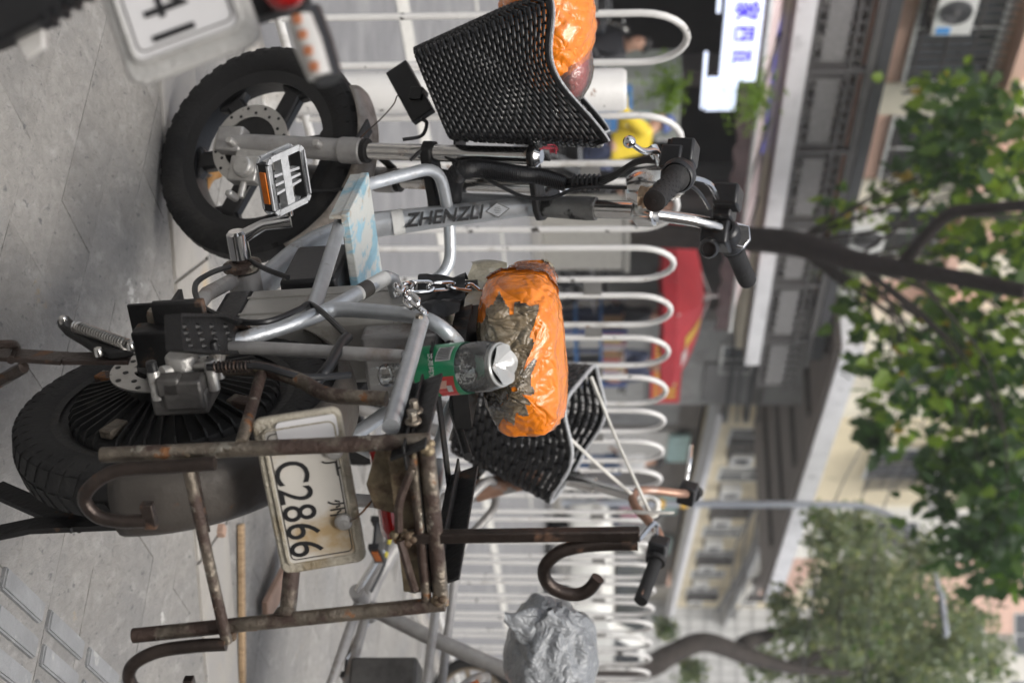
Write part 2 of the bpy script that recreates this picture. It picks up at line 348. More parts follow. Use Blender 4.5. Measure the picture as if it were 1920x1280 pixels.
for i in range(6): m.add([street(4 + i * 4, 5.3, -.116), street(6 + i * 4, 5.3, -.116), street(6 + i * 4, 5.45, -.116), street(4 + i * 4, 5.45, -.116)], [(0, 1, 2, 3)])
tag(m.build('centre_marking', 'road_paint', smooth=0), kind='structure')
# pavers in running bond, one stone each
PL, PW = .30, .15
pm = MB(); pm.box((0, 0, -.02), (PW - .0013, PL - .0013, .04)); pme = pm.mesh('paver', 0); pme.materials.append(MAT['paver'])
bv = bmesh.new(); bv.from_mesh(pme); bmesh.ops.bevel(bv, geom=[e for e in bv.edges if all(v.co.z > -.001 for v in e.verts)], offset=.0006, segments=1, affect='EDGES'); bv.to_mesh(pme); bv.free()
ang = atan2(e1[1], e1[0]); rest = MB(); cand = []
for i in range(-40, 60):
    for j in range(-30, 30):
        s = i * PW; n = -.02 - PL / 2 - j * PL - (PL * .5 if i % 2 else 0)
        if n > -.14: continue
        c = street(s, n); 
        if c[1] < .3 or c[1] > 9: continue
        d = c - c_pos; zz = d @ c_fwd; hh, uu = 960 + F_PX * (d @ c_up) / zz, 640 + F_PX * (d @ c_right) / zz
        vis = -140 < hh < 900 and -120 < uu < 1400
        cand.append((0 if vis else 1, c[1], c))
cand.sort(key=lambda t: t[:2])
for q, (vis, _, c) in enumerate(cand):
    if q < 300:
        o = bpy.data.objects.new('paver', pme); COL.objects.link(o); o.parent = pave
        o.location = (c[0], c[1], random.uniform(-.0012, .0008)); o.rotation_euler = (random.uniform(-.003, .003), random.uniform(-.003, .003), ang + random.uniform(-.004, .004))
    else: rest.box(c + V(0, 0, -.02), (PW - .0013, PL - .0013, .04), np.stack([e1, e2, ez], 1))
rest.build('pavers_beyond', 'paver', pave, smooth=0, kind='stuff')
# paler slabs paint in the openly lit ground; an open joint lies behind them
ga = V(-.177, 3.187, 0); gd = unit(V(.967, .256, 0)); gn = V(-gd[1], gd[0], 0)
for i in range(-3, 4):
    b = MB(); b.box(ga + gd * (i * .62 + .3) - gn * .13 + V(0, 0, -.006), (.612, .24, .028), np.stack([gd, gn, ez], 1)); b.build('lit_ground_slab', 'granite', pave, bevel=.003, smooth=0)
b = MB(); b.box(ga + gd * .3 + gn * .001 + V(0, 0, -.001), (4.2, .012, .006), np.stack([gd, gn, ez], 1)); b.build('open_joint', 'ink_faded', pave, smooth=0)
# raised guide bars of the tactile paving
t0 = V(.316, 2.091, 0)
td = unit(V(.167, .304, 0)); tn = V(td[1], -td[0], 0)
tb = MB(); tb.box((0, 0, 0), (.165, .034, .010)); tme = tb.mesh('guide_bar', 0); tme.materials.append(MAT['tactile'])
bv = bmesh.new(); bv.from_mesh(tme); bmesh.ops.bevel(bv, geom=[e for e in bv.edges if any(v.co.z > 0 for v in e.verts)], offset=.003, segments=2, affect='EDGES'); bv.to_mesh(tme); bv.free()
for i in range(-4, 5):
    for j in range(7):
        c = t0 + td * (.10 + i * .197) + tn * (.024 + j * .056)
        o = bpy.data.objects.new('guide_bar', tme); COL.objects.link(o); o.parent = pave; o.location = (c[0], c[1], .003); o.rotation_euler = (0, 0, atan2(td[1], td[0]))
# loose wood on the pavement
a, b_ = ground(446, 982), ground(449, 1330); m = MB(); m.bar(a + V(0, 0, .008), b_ + V(0, 0, .008), .028, .012)
tag(m.build('wood_lath', 'wood', bevel=.002), 'long pale wooden lath lying across the pavement by the dark joint', 'wood strip')
m = MB(); c = ground(500, 1120); m.bar(ground(482, 1150) + V(0, 0, .02), ground(520, 1040) + V(0, 0, .05), .075, .016, up=(.4, -.6, .8))
tag(m.build('wood_offcut', 'wood_red', bevel=.003), 'short reddish wood offcut propped up behind the number plate C2866', 'wood offcut')
m = MB(); m.bar(ground(405, 985) + V(0, 0, .012), ground(402, 1003) + V(0, 0, .012), .028, .022); tag(m.build('wood_chip', 'wood_red', bevel=.003), 'small weathered wood chip beside the wooden lath', 'wood chip')

# ------------------------------------------------------------------ white hooped railing along the kerb
FTOP = 1.078
def fence_s(u):
    k = (u - 640) / F_PX; return (k * FB[1] - FB[0]) / (e1[0] - k * e1[1])
def hoop(par, s0, s1):
    r = .0093; zt = FTOP; za = zt - .115; pts = [street(s0, .06, .05), street(s0, .06, za)]
    for k in range(1, 12):
        a = pi * k / 12; pts.append(street((s0 + s1) / 2 - (s1 - s0) / 2 * cos(a), .06, za + .115 * sin(a)))
    pts += [street(s1, .06, za), street(s1, .06, .05)]
    MB().tube(pts, r, 12).build('hoop', 'white_paint', par, smooth=60)
def panel(label, pairs, s_lo, s_hi):
    t = thing('railing_panel', label, 'railing', street((s_lo + s_hi) / 2, .06) * 0, 'white hooped railing panels along the kerb')
    for a, b in pairs: hoop(t, a, b)
    for (a, b), (c, d) in zip(pairs[:-1], pairs[1:]):
        if c - b < .12: MB().box(street((b + c) / 2, .06, .832), (c - b - .012, .007, .055), np.stack([e1, e2, ez], 1)).build('link_plate', 'grey_plate', t, smooth=0)
    m = MB(); m.tube([street(s_lo, .06, .075), street(s_hi, .06, .075)], .012, 10); m.build('bottom_rail', 'white_paint', t)
    return t
pr1 = [(-.36, -.20)] + [(fence_s(a), fence_s(b)) for a, b in ((61, 152),)]
pr1 = [(pr1[0][0] - .235, pr1[0][1] - .235), (pr1[1][0] - .235, fence_s(18)), pr1[1]]
p1 = panel('white hooped railing panel ending at the thick white post', pr1, pr1[0][0] - .05, fence_s(170))
MB().lathe([(0, .93), (.048, .93), (.056, .92), (.056, 0), (.075, .0), (.075, -.03)], street(fence_s(203), .06, 0), ez, 24).build('post', 'white_paint', p1)
pr2 = [(fence_s(a), fence_s(b)) for a, b in ((251, 339), (373, 461))]
panel('white hooped railing panel behind the handlebar, two wide hoops', pr2, fence_s(236), pr2[-1][1] + .03)
pr3 = [(fence_s(a), fence_s(b)) for a, b in ((496, 554), (584, 638), (662, 713), (735, 784))]
s = pr3[-1][0]
for k in range(3): s += .232; pr3.append((s, s + .155))
panel('white hooped railing panel behind the orange saddle', pr3, pr3[0][0] - .03, pr3[-1][1] + .03)
for q, lb in enumerate(('white hooped railing panel behind the hook on the tall rusty post', 'white hooped railing panel beside the grey plastic bag', 'farthest white hooped railing panel along the road')):
    pr = []
    for k in range(8): s += .222; pr.append((s, s + .15))
    panel(lb, pr, pr[0][0] - .03, pr[-1][1] + .03)

# unseen arcaded house added behind the camera to keep sky light off the pavement
AR = thing('arcade_sky_blocker', 'unseen grey arcaded house added behind the camera to block sky light', 'building', (0, 0, 0))
mk('blocker_wall', (.30, .28, .26), .85, 0, .15, 1.5)
for nm, a in (('back_wall', (-14, 16, -10.3, -10.0, 0, 8)), ('upper_wall', (-14, 16, -7.5, -7.2, 3.3, 8)), ('blocker_ceiling', (-14, 16, -10.0, -7.2, 3.1, 3.297))):
    m = MB(); m.box(street((a[0] + a[1]) / 2, (a[2] + a[3]) / 2, (a[4] + a[5]) / 2), (a[1] - a[0], a[3] - a[2], a[5] - a[4]), np.stack([e1, e2, ez], 1)); m.build(nm, 'blocker_wall', AR, smooth=0)
for k in range(5):
    m = MB(); m.box(street(-11.5 + 6 * k, -7.45, 1.55), (.4, .4, 3.1), np.stack([e1, e2, ez], 1)); m.build('column', 'blocker_wall', AR, smooth=0)

for k, (h, u, sz) in enumerate(((388, 333, .055),)):
    p = ground(h, u) + V(0, 0, .012); m = MB(); m.grid(lambda a, b: p + V((a - .5) * sz * (1 - abs(2 * b - 1) ** 2 * .8), (b - .5) * sz * 1.5, .012 * sin(3 * a + 2 * b)), 6, 8)
    lf_ = m.build('fallen_leaf', 'box_leaf' if 'box_leaf' in MAT else mk('box_leaf', (.30, .15, .04), .7, 0, .3, 40), None); tag(lf_, ('dry brown leaf lying behind the front wheel of the silver bicycle', 'tiny dry leaf on the paving beside the stand spring', 'tiny dry leaf on the paving below the rusty strut')[k], 'leaf')
# ------------------------------------------------------------------ the silver electric bicycle
BK = Frame((.12, 1.95, 0), 25, 3.5)
ST = BK.sub((.757, 0, .755), 17.5, 50)
def B(h, u, y=0.0): return BK.hit(h, u, y)
def S(h, u, y=0.0): return BK.loc(ST.w(ST.hit(h, u, y)))       # a point of the steering assembly, given in bicycle coordinates
def SL(x, y, z): return BK.loc(ST.w((x, y, z)))
SX, SY, SZ = (BK.M.T @ ST.M).T                                  # steering axes in bicycle coordinates
bike = thing('electric_bicycle', 'silver electric bicycle with orange taped saddle and rusty hooked rear carrier', 'electric bicycle', BK)
def wheel_tyre(name, o, ax, r, wd, mat, par, lugs=64, depth=.004):
    w2 = wd / 2; prof = [(r - .062, -w2 * .62), (r - .05, -w2 * .9), (r - .03, -w2), (r - .012, -w2 * .93), (r - .004, -w2 * .72), (r - .0005, -w2 * .3), (r, 0), (r - .0005, w2 * .3), (r - .004, w2 * .72), (r - .012, w2 * .93), (r - .03, w2), (r - .05, w2 * .9), (r - .062, w2 * .62)]
    m = MB(); m.lathe(prof, o, ax, 96)
    e1_, e2_ = perp(ax); ax = unit(ax)
    for k in range(lugs):                                       # chevron tread blocks
        for sg in (-1, 1):
            a0 = 2 * pi * k / lugs + (.5 * pi / lugs if sg > 0 else 0)
            def pt(a, t, rr): d = cos(a) * e1_ + sin(a) * e2_; return np.asarray(o) + d * rr + ax * t
            da = 2 * pi / lugs * .62; tw = .05
            vs = []
            for rr in (-.006, depth * .55):
                for (aa, t, rd) in ((a0, sg * w2 * .08, 0), (a0 + da, sg * w2 * .08, 0), (a0 + da + tw, sg * w2 * .78, .0045), (a0 + tw, sg * w2 * .78, .0045)):
                    vs.append(pt(aa, t, r - rd + rr))
            m.add(vs, [(4, 5, 6, 7), (0, 1, 5, 4), (1, 2, 6, 5), (2, 3, 7, 6), (3, 0, 4, 7)])
            vs = []
            for rr in (-.006, .0026):
                for (aa, t, rd) in ((a0 + tw, sg * w2 * .82, .006), (a0 + da + tw, sg * w2 * .82, .006), (a0 + da + tw * 1.25, sg * w2 * 1.0, .022), (a0 + tw * 1.25, sg * w2 * 1.0, .022)):
                    vs.append(pt(aa, t, r - rd + rr))
            m.add(vs, [(4, 5, 6, 7), (0, 1, 5, 4), (1, 2, 6, 5), (2, 3, 7, 6), (3, 0, 4, 7)])
    return m.build(name, mat, par, smooth=30)
def annulus(m, o, ax, r0, r1, th, holes=(), n=48):
    m.lathe([(r0, -th / 2), (r1, -th / 2), (r1, th / 2), (r0, th / 2)], o, ax, n, closed=True)
def coil(a, b, r, wire, turns, n=6):
    a, b = np.asarray(a, float), np.asarray(b, float); t = b - a; e, f = perp(t); pts = []
    N = int(turns * 10)
    for i in range(N + 1): x = 2 * pi * turns * i / N; pts.append(a + t * i / N + r * (cos(x) * e + sin(x) * f))
    return MB().tube(pts, wire, n)
yv = V(0, 1, 0)
# --- rear wheel with hub motor
AX = V(0, 0, .312)
rw = wheel_tyre('rear_wheel', AX, yv, .215, .070, 'tyre_rear', bike, 54)
m = MB(); m.lathe([(.152, -.028), (.166, -.030), (.166, -.026), (.140, -.020), (.140, .020), (.166, .026), (.166, .030), (.152, .028)], AX, yv, 64); m.build('rim', 'motor', rw)
m = MB(); m.lathe([(0, .056), (.045, .056), (.060, .050), (.110, .036), (.136, .030), (.141, .018), (.141, -.02), (.11, -.04), (0, -.05)], AX, yv, 64); hub = m.build('hub_motor', 'motor', rw)
m = MB()
for k in range(44):
    if k % 11 == 3: continue
    a = 2 * pi * k / 44; d = V(cos(a), 0, sin(a)); t = V(-sin(a), 0, cos(a))
    m.prism([(.056, .050), (.108, .035), (.136, .028), (.140, .020), (.140, .030), (.132, .040), (.108, .046), (.060, .058)], AX, d, yv, .0028)
m.build('cooling_fins', 'motor', rw, smooth=0, kind='stuff')
for k in (3, 14, 25, 36):
    a = 2 * pi * k / 44; d = V(cos(a), 0, sin(a)); m = MB(); m.box(AX + d * .115 + yv * .042, (.034, .012, .02), np.stack([d, yv, np.cross(d, yv)], 1)); m.build('fin_block', 'rust', rw, bevel=.002)
m = MB(); DO = AX + yv * .078; annulus(m, DO, yv, .044, .076, .0025, n=56)
for k in range(6):
    a = pi * k / 3 + .3; d = V(cos(a), 0, sin(a)); m.bar(DO + d * .015, DO + d * .045, .014, .0022, up=yv)
dk = m.build('brake_disc', 'disc_steel', rw)
for k in range(18):
    a = 2 * pi * k / 18; d = V(cos(a), 0, sin(a)); rr = .059 if k % 2 else .048
    MB().lathe([(0, .0008), (.0042, .0008), (.0042, -.001)], DO + d * rr + yv * .0014, yv, 10).build('disc_hole', 'ink', dk) if False else None
hm = MB()
for k in range(20):
    a = 2 * pi * k / 20; d = V(cos(a), 0, sin(a)); rr = .068 if k % 2 else .055; hm.lathe([(0, .0004), (.0038, .0004), (.0038, -.0004)], DO + d * rr + yv * .0016, yv, 10)
hm.build('disc_holes', 'ink', dk)
m = MB(); m.lathe([(0, .03), (.012, .03), (.012, .012), (.040, .006), (.040, -.03)], DO, yv, 24); m.build('disc_carrier', 'black_metal', dk)
# caliper and axle bracket
cp = B(350, 705, .115); m = MB(); m.box(cp + V(-.004, -.022, -.004), (.062, .03, .07)); m.box(cp + V(-.026, -.008, .004), (.03, .04, .05)); m.box(cp + V(-.03, .004, -.012), (.022, .026, .03))
cal = m.build('brake_caliper', 'alloy_dark', bike, bevel=.004)
m = MB(); m.lathe([(0, .020), (.018, .020), (.0205, .017), (.0205, -.012)], cp + V(.012, .006, -.006), yv, 24); m.rod(cp + V(.012, .008, -.006), cp + V(-.012, .012, -.026), .0085, 12); m.rod(cp + V(.012, .008, -.006), cp + V(.0, .012, .03), .0075, 12); m.build('caliper_piston', 'alloy', cal, bevel=.001)
for dx, dz in ((-.03, -.03), (.02, .034), (-.012, .036)): m = MB(); m.lathe([(0, .026), (.0065, .026), (.0078, .020), (.0078, -.014)], cp + V(dx, .0, dz), yv, 12); m.build('caliper_bolt', 'alloy', cal)
for dx, dz in ((.02, .034), (-.03, -.03)): m = MB(); m.lathe([(0, .037), (.0065, .036), (.0072, .024)], cp + V(dx, .0, dz), yv, 12); m.build('bolt_cap', 'black_plastic', cal)
m = MB(); m.tube(curve([cp + V(-.02, .02, .035), cp + V(-.025, .02, .10), cp + V(-.02, .0, .15), cp + V(.02, -.02, .20)], 6), .0045, 8); m.build('brake_hose', 'cable', bike)
coil(cp + V(-.02, .02, .045), cp + V(-.025, .02, .09), .0065, .0014, 9).build('hose_spring', 'rust_dark', bike)
m = MB(); bk0 = B(300, 645, .12); m.box(bk0, (.035, .05, .06)); m.box(bk0 + V(.012, .02, .03), (.012, .07, .07)); m.build('axle_bracket', 'black_metal', bike, bevel=.003)
m = MB(); m.rod(AX - yv * .13, AX + yv * .15, .009, 12); m.build('axle', 'black_metal', bike)
m = MB(); m.lathe([(0, .02), (.012, .02), (.014, .014), (.014, 0)], AX + yv * .14, yv, 6); m.build('axle_nut', 'rust', bike)
# rear mudguard
m = MB(); RF = .243
def fend(a, b):
    ang_ = radians(196) * (1 - a) + radians(-4) * a + 0.0
    t = (b - .5) * 2; rr = RF - .016 * t ** 4 - .004 * t * t
    return AX + V(cos(pi - ang_) * rr * -1 if False else -cos(ang_) * rr, t * .046, sin(ang_) * rr)
m.grid(fend, 40, 10); fo = m.build('rear_mudguard', 'mudguard', bike, smooth=60)
sm = fo.modifiers.new('s', 'SOLIDIFY'); sm.thickness = .002
m = MB(); pts = [AX + V(-cos(a) * (RF - .001), t, sin(a) * (RF - .001)) for a, t in ((radians(22), .042), (radians(22), .02), (radians(22), -.02), (radians(22), -.042))]; m.tube(pts, .003, 6); m.build('mudguard_strap', 'rust_dark', bike)

# --- main frame
m = MB()
bb = B(447, 458, .105)
main = curve([V(.758, 0, .755), V(.742, 0, .65), V(.722, 0, .53), V(.70, 0, .445), V(.62, 0, .375), V(.50, 0, .335), V(bb[0], 0, bb[2] - .015)], 6)
m.tube(main, [.0165, .0185, .0215, .0235, .0235, .022, .022], 18); mt = m.build('main_tube', 'silver', bike, smooth=60)
for k, (tx, o_) in enumerate((('ZHENZLI', B(828, 409, 0)),)):
    ax_up = unit(V(.742, 0, .65) - V(.722, 0, .53)); side = unit(np.cross(ax_up, unit(BK.M.T @ (c_pos - BK.w(o_)))))
    nn = np.cross(ax_up, -side); nn = unit(nn)
    if np.dot(nn, BK.M.T @ (c_pos - BK.w(o_))) < 0: side = -side; nn = -nn
    cc = V(.730, 0, .595) + nn * .0205
    ey_ = -side if np.dot(np.cross(ax_up, -side), nn) > 0 else side
    text_obj(tx, .034, 'ink', mt, cc, ax_up, ey_, .0016, sx=1.0, shear=.3, bold=.0007)
    c2 = V(.748, 0, .69) + nn * .0183
    m = MB(); m.prism([(-.022, 0), (0, .014), (.022, 0), (0, -.014)], c2, ax_up, ey_, .001); m.build('diamond_emblem', 'ink_faded', mt, smooth=0)
    m = MB(); m.prism([(-.0195, 0), (0, .0122), (.0195, 0), (0, -.0122)], c2 + nn * .0006, ax_up, ey_, .001); dm = m.build('emblem_field', 'silver', mt, smooth=0)
    m = MB()
    for q in range(4): m.box(c2 + nn * .0012 + ey_ * (-.0045 + q * .003), (.014 - abs(q - 1.5) * .003, .0009, .0006), np.stack([ax_up, ey_, nn], 1))
    m.build('emblem_print', 'ink_faded', mt, smooth=0)
# head tube, crowns and fork turn with the bars
m = MB(); m.tube([SL(0, 0, -.20), SL(0, 0, .02)], .019, 18); m.build('head_tube', 'silver', bike)
m = MB(); m.tube([SL(0, 0, .012), SL(0, 0, .03), SL(0, 0, .10), SL(0, 0, .118)], [.0185, .019, .0215, .0205], 20); m.build('stem_collar', 'collar_grey', bike)
m = MB(); m.tube([SL(0, 0, .10), SL(0, 0, .205)], .0165, 20); m.build('stem', 'chrome', bike)
XF = .066
for z, nm, th in ((.014, 'upper_crown', .012), (-.185, 'lower_crown', .02)):
    m = MB(); poly = []
    for cx, cy, r in ((XF, .075, .024), (0, 0, .028), (XF, -.075, .024)):
        pass
    hullp = [(XF + .024, .07), (XF + .016, .092), (XF - .004, .099), (XF - .02, .088), (-.018, .022), (-.027, 0), (-.018, -.022), (XF - .02, -.088), (XF - .004, -.099), (XF + .016, -.092), (XF + .024, -.07), (XF - .004, -.045), (.026, 0), (XF - .004, .045)]
    m.prism(hullp, SL(0, 0, z), SX, SY, th); m.build(nm, 'black_metal', bike, bevel=.003, smooth=50)
for sg in (1, -1):
    m = MB(); m.tube([SL(XF, sg * .075, -.32), SL(XF, sg * .075, .018)], .0155, 18); stn = m.build('fork_stanchion', 'chrome', bike)
    m = MB(); m.lathe([(0, .03), (.012, .03), (.015, .026), (.02, .022), (.02, .012)], SL(XF, sg * .075, 0), SZ, 20); m.build('fork_cap', 'chrome_clean', bike)
    m = MB(); m.tube([SL(XF + .008, sg * .075, -.60), SL(XF + .003, sg * .075, -.45), SL(XF, sg * .075, -.36)], [.018, .0205, .021], 18); m.tube([SL(XF, sg * .075, -.365), SL(XF, sg * .075, -.318)], [.0245, .0245], 18)
    m.box(SL(XF + .012, sg * .075, -.60), (.05, .03, .055), np.stack([SX, SY, SZ], 1)); sl = m.build('fork_slider', 'silver_dull', bike, bevel=.004)
    m = MB(); m.tube([SL(XF, sg * .075, -.318), SL(XF, sg * .075, -.308)], .0225, 18); m.build('dust_seal', 'rubber', bike)
    for zz in (-.40, -.585):
        m = MB(); m.lathe([(0, .028), (.006, .028), (.008, .022), (.008, .005)], SL(XF, sg * .075 + sg * .008, zz), SY * sg, 12); m.build('slider_bolt', 'alloy', bike)
# front wheel
FC = SL(.082, 0, -.575)
fw = wheel_tyre('front_wheel', FC, SY, .217, .066, 'rubber', bike, 40, .002)
m = MB(); m.lathe([(.160, -.026), (.170, -.028), (.170, -.022), (.150, -.018), (.146, 0), (.150, .018), (.170, .022), (.170, .028), (.160, .026), (.140, .022), (.138, 0), (.140, -.022)], FC, SY, 64, closed=True); m.build('rim', 'black_plastic', fw)
for k in range(6):
    a = pi * k / 3 + .35; d = cos(a) * SX + sin(a) * SZ; m = MB(); m.bar(FC + d * .03, FC + d * .144, .038, .026, up=SY); m.prism([(.144, -.045), (.144, .045), (.125, .02), (.125, -.02)], FC, d, np.cross(d, SY), .026); m.build('spoke', 'black_plastic', fw, bevel=.006)
m = MB(); m.lathe([(0, .05), (.02, .05), (.045, .035), (.05, .02), (.05, -.02), (.045, -.035), (0, -.05)], FC, SY, 32); m.build('hub', 'black_plastic', fw)
FD = FC + SY * .052; m = MB(); annulus(m, FD, SY, .055, .080, .003, n=64); fd = m.build('brake_disc', 'disc_steel', fw)
m = MB(); m.lathe([(0, .003), (.056, .003), (.056, -.002), (0, -.002)], FD - SY * .004, SY, 40); m.build('disc_carrier', 'motor', fd)
hm = MB()
for k in range(24):
    a = 2 * pi * k / 24; d = cos(a) * SX + sin(a) * SZ; rr = .0735 if k % 2 else .0625; hm.lathe([(0, .0004), (.0032, .0004), (.0032, -.0004)], FD + d * rr + SY * .0018, SY, 10)
hm.build('disc_holes', 'ink', fd)
cq = S(462, 320, .085); m = MB(); m.box(cq, (.05, .03, .06), np.stack([SX, SY, SZ], 1)); m.lathe([(0, .03), (.018, .03), (.02, .024), (.02, 0)], cq + SX * .0 + SZ * .005, SY, 24); m.rod(cq - SX * .02, cq - SX * .055, .007); m.lathe([(0, .03), (.007, .03), (.008, .02), (.008, 0)], cq - SX * .055 - SZ * .01, SY, 10); m.box(SL(XF - .02, .08, -.53), (.05, .012, .10), np.stack([SX, SY, SZ], 1))
m.build('front_caliper', 'alloy', bike, bevel=.003)
# front mudguard
m = MB()
def ff(a, b):
    an = radians(55 + 95 * a); t = (b - .5) * 2; rr = .236 - .014 * t ** 4; d = cos(an) * SX + sin(an) * SZ; return FC + d * rr + SY * t * .042
m.grid(ff, 26, 10); fo = m.build('front_mudguard', 'mudguard_front', bike, smooth=60); sm = fo.modifiers.new('s', 'SOLIDIFY'); sm.thickness = .002
m = MB(); m.bar(SL(XF + .02, .06, -.325), SL(XF + .02, -.06, -.325), .02, .003, up=SX); m.bar(SL(XF + .01, .078, -.33), SL(XF + .06, .05, -.33), .03, .004, up=SZ); m.build('mudguard_bracket', 'black_metal', bike)
# handlebar
gl0, gl1 = S(1226, 378, .31), S(1268, 333, .205); gr0, gr1 = S(1402, 527, -.32), S(1374, 462, -.20)
barp = [gl0 + (gl1 - gl0) * .2, gl1, SL(-.005, .13, .300), SL(.0, .07, .25), SL(.0, .03, .212), SL(.0, 0, .207), SL(.004, -.03, .225), SL(.012, -.075, .278), SL(.018, -.115, .305), SL(.016, -.15, .316), gr1, gr0 + (gr1 - gr0) * .2]
m = MB(); m.tube(curve(barp, 6), .0112, 14); bar = m.build('handlebar', 'chrome', bike, smooth=60)
m = MB(); m.box(SL(.0, 0, .208), (.045, .05, .04), np.stack([SX, SY, SZ], 1)); m.build('bar_clamp', 'chrome', bike, bevel=.006)
def grip(a, b, nm='grip', studs=True, k_=1.0):
    m = MB(); t = b - a; L = np.linalg.norm(t); u_ = t / L; m.lathe([(0, 0), (.012, 0), (.0172, .002), (.0178, .01), (.0172, L * .5), (.0178, L - .012), (.022, L - .008), (.022, L), (.0, L)], a, u_, 28); g_ = m.build(nm, 'rubber', bike, smooth=50)
    e, f = perp(u_); m = MB()
    for i in range(9):
        for k in range(12):
            an = 2 * pi * (k + .5 * (i % 2)) / 12; d = cos(an) * e + sin(an) * f; p = a + u_ * (L * (.1 + .085 * i)) + d * .0160; m.sphere(p, (.0026), 6, 4)
    if studs: m.build('grip_studs', 'rubber', g_, kind='stuff')
    return g_
grip(gl0, gl1); grip(gr0, gr1, studs=False)
m = MB(); m.lathe([(0, -.0008), (.0035, -.0008), (.0035, .004)], gl0, unit(gl1 - gl0), 12); m.build('grip_hole', 'ink', bike)
# control pods, levers
gu = unit(gl1 - gl0)
m = MB(); m.lathe([(.024, 0), (.028, .003), (.028, .022), (.020, .026), (.020, .05), (.012, .052)], gl1, gu, 24); c0 = S(1283, 288, .16); m.box(c0, (.04, .045, .04), np.stack([SX, SY, SZ], 1)); m.box(S(1262, 300, .17), (.04, .04, .035), np.stack([SX, SY, SZ], 1)); m.build('throttle_pod', 'black_plastic', bike, bevel=.004)
m = MB(); m.box(S(1262, 272, .17), (.016, .02, .016), np.stack([SX, SY, SZ], 1)); m.build('switch_button', 'black_plastic', bike, bevel=.003)
lv = [S(1238, 303, .17), S(1228, 285, .18), S(1205, 283, .21), S(1180, 266, .24)]
m = MB(); m.tube(curve(lv, 6), [.012, .009, .007, .0065], 12, flat=.7); m.sphere(lv[-1], .0105, 14, 8); m.tube([S(1222, 278, .165), S(1240, 310, .165)], [.011, .007], 10); m.build('brake_lever', 'chrome_clean', bike)
gu2 = unit(gr1 - gr0)
m = MB(); m.lathe([(.020, 0), (.024, .003), (.024, .06), (.014, .064)], gr1, gu2, 24); m.box(S(1345, 440, -.15), (.05, .06, .05), np.stack([SX, SY, SZ], 1)); m.box(S(1365, 370, -.10), (.04, .05, .045), np.stack([SX, SY, SZ], 1)); m.box(S(1358, 400, -.13), (.03, .05, .035), np.stack([SX, SY, SZ], 1)); m.build('switch_pod', 'black_plastic', bike, bevel=.006)
m = MB(); k0 = S(1332, 455, -.13); m.lathe([(.012, 0), (.018, .003), (.018, .05), (.014, .056), (.012, .056), (.011, .05), (0, .05)], k0 + unit(BK.M.T @ V(0, 1, .1)) * .03, unit(BK.M.T @ V(.25, -1, -.15)), 24); m.build('key_switch', 'black_plastic', bike)
m = MB(); pc = S(1385, 442, -.17); px_, py_ = unit(BK.M.T @ V(.35, .25, 1)), unit(BK.M.T @ V(1, -.2, -.35)); m.prism([(-.022, -.02), (-.012, .024), (.016, .022), (.024, .0), (.012, -.026)], pc, px_, py_, .010); mm = m.build('switch_cover', 'chrome_clean', bike, bevel=.004)
m = MB(); m.prism([(-.018, -.016), (-.010, .019), (.013, .017), (.019, .0), (.010, -.021)], pc + unit(np.cross(px_, py_)) * .0055 * (1 if np.dot(np.cross(px_, py_), BK.M.T @ (c_pos - BK.w(pc))) > 0 else -1), px_, py_, .003); m.build('switch_face', 'black_metal', mm)
m = MB(); m.tube(curve([S(1280, 345, .10), S(1300, 335, .06), S(1330, 345, 0), S(1345, 370, -.06)], 6), .005, 8); m.build('lever_cable', 'chrome_clean', bike)
m = MB(); m.tube(curve([S(1285, 340, .10), S(1310, 360, .05), S(1330, 390, -.05)], 6), .0035, 8); m.build('throttle_cable', 'cable', bike)
# tarnished bell-shaped lamp with a rag
bl = S(1205, 352, .06); m = MB(); m.lathe([(0, -.03), (.018, -.028), (.030, -.012), (.034, .008), (.033, .03), (.028, .034), (0, .036)], bl, unit(SX * .2 + SZ * .9 - SY * .3), 28); m.build('tarnished_lamp', 'chrome', bike)
m = MB(); m.grid(lambda a, b: S(1195 + 36 * a, 352 + 30 * b, .09) + V(.006 * sin(9 * a + 7 * b), .006 * sin(11 * b), .004 * sin(13 * a * b)), 10, 10); m.build('rag', 'cloth_rag', bike)
# cables and corrugated loom
loom = curve([S(845, 382, .03), S(848, 350, .06), S(862, 322, .09), S(900, 316, .09), S(960, 325, .09), S(1010, 330, .08), S(1062, 345, .07)], 8)
m = MB(); m.tube(loom, [.0135, .0165, .0165, .016, .014, .0125, .011], 14); m.build('corrugated_loom', 'cable', bike)
m = MB()
for i in range(2, len(loom) - 1):
    for q in (0, .5):
        p = loom[i] * (1 - q) + loom[i + 1 if i + 1 < len(loom) else i] * q; t = unit(loom[i] - loom[i - 1]); rr = .0185 - .006 * i / len(loom); e, f = perp(t); m.tube([p + rr * (cos(a) * e + sin(a) * f) for a in np.linspace(0, 2 * pi, 14)[:-1]], .0017, 5, closed=True)
m.build('loom_rings', 'cable', bike, kind='stuff')
for k, (dx, dy) in enumerate(((0, 0), (4, 7), (-4, -5), (8, -2))):
    m = MB(); m.tube(curve([S(1060, 343 + dy, .07), S(1110, 342 + dy, .08), S(1150, 330 + dy * .6, .1), S(1190, 305 + dy * .4, .14), S(1232, 296 + dx, .17)], 8), .0036, 8); m.build('control_cable', 'cable', bike)
m = MB()
for q in range(6): p = S(1078 + q * 9, 342, .078); m.tube([p + .013 * (cos(a) * SX + sin(a) * SY) for a in np.linspace(0, 2 * pi, 12)[:-1]], .0024, 6, closed=True)
m.build('cable_tie', 'cable', bike)
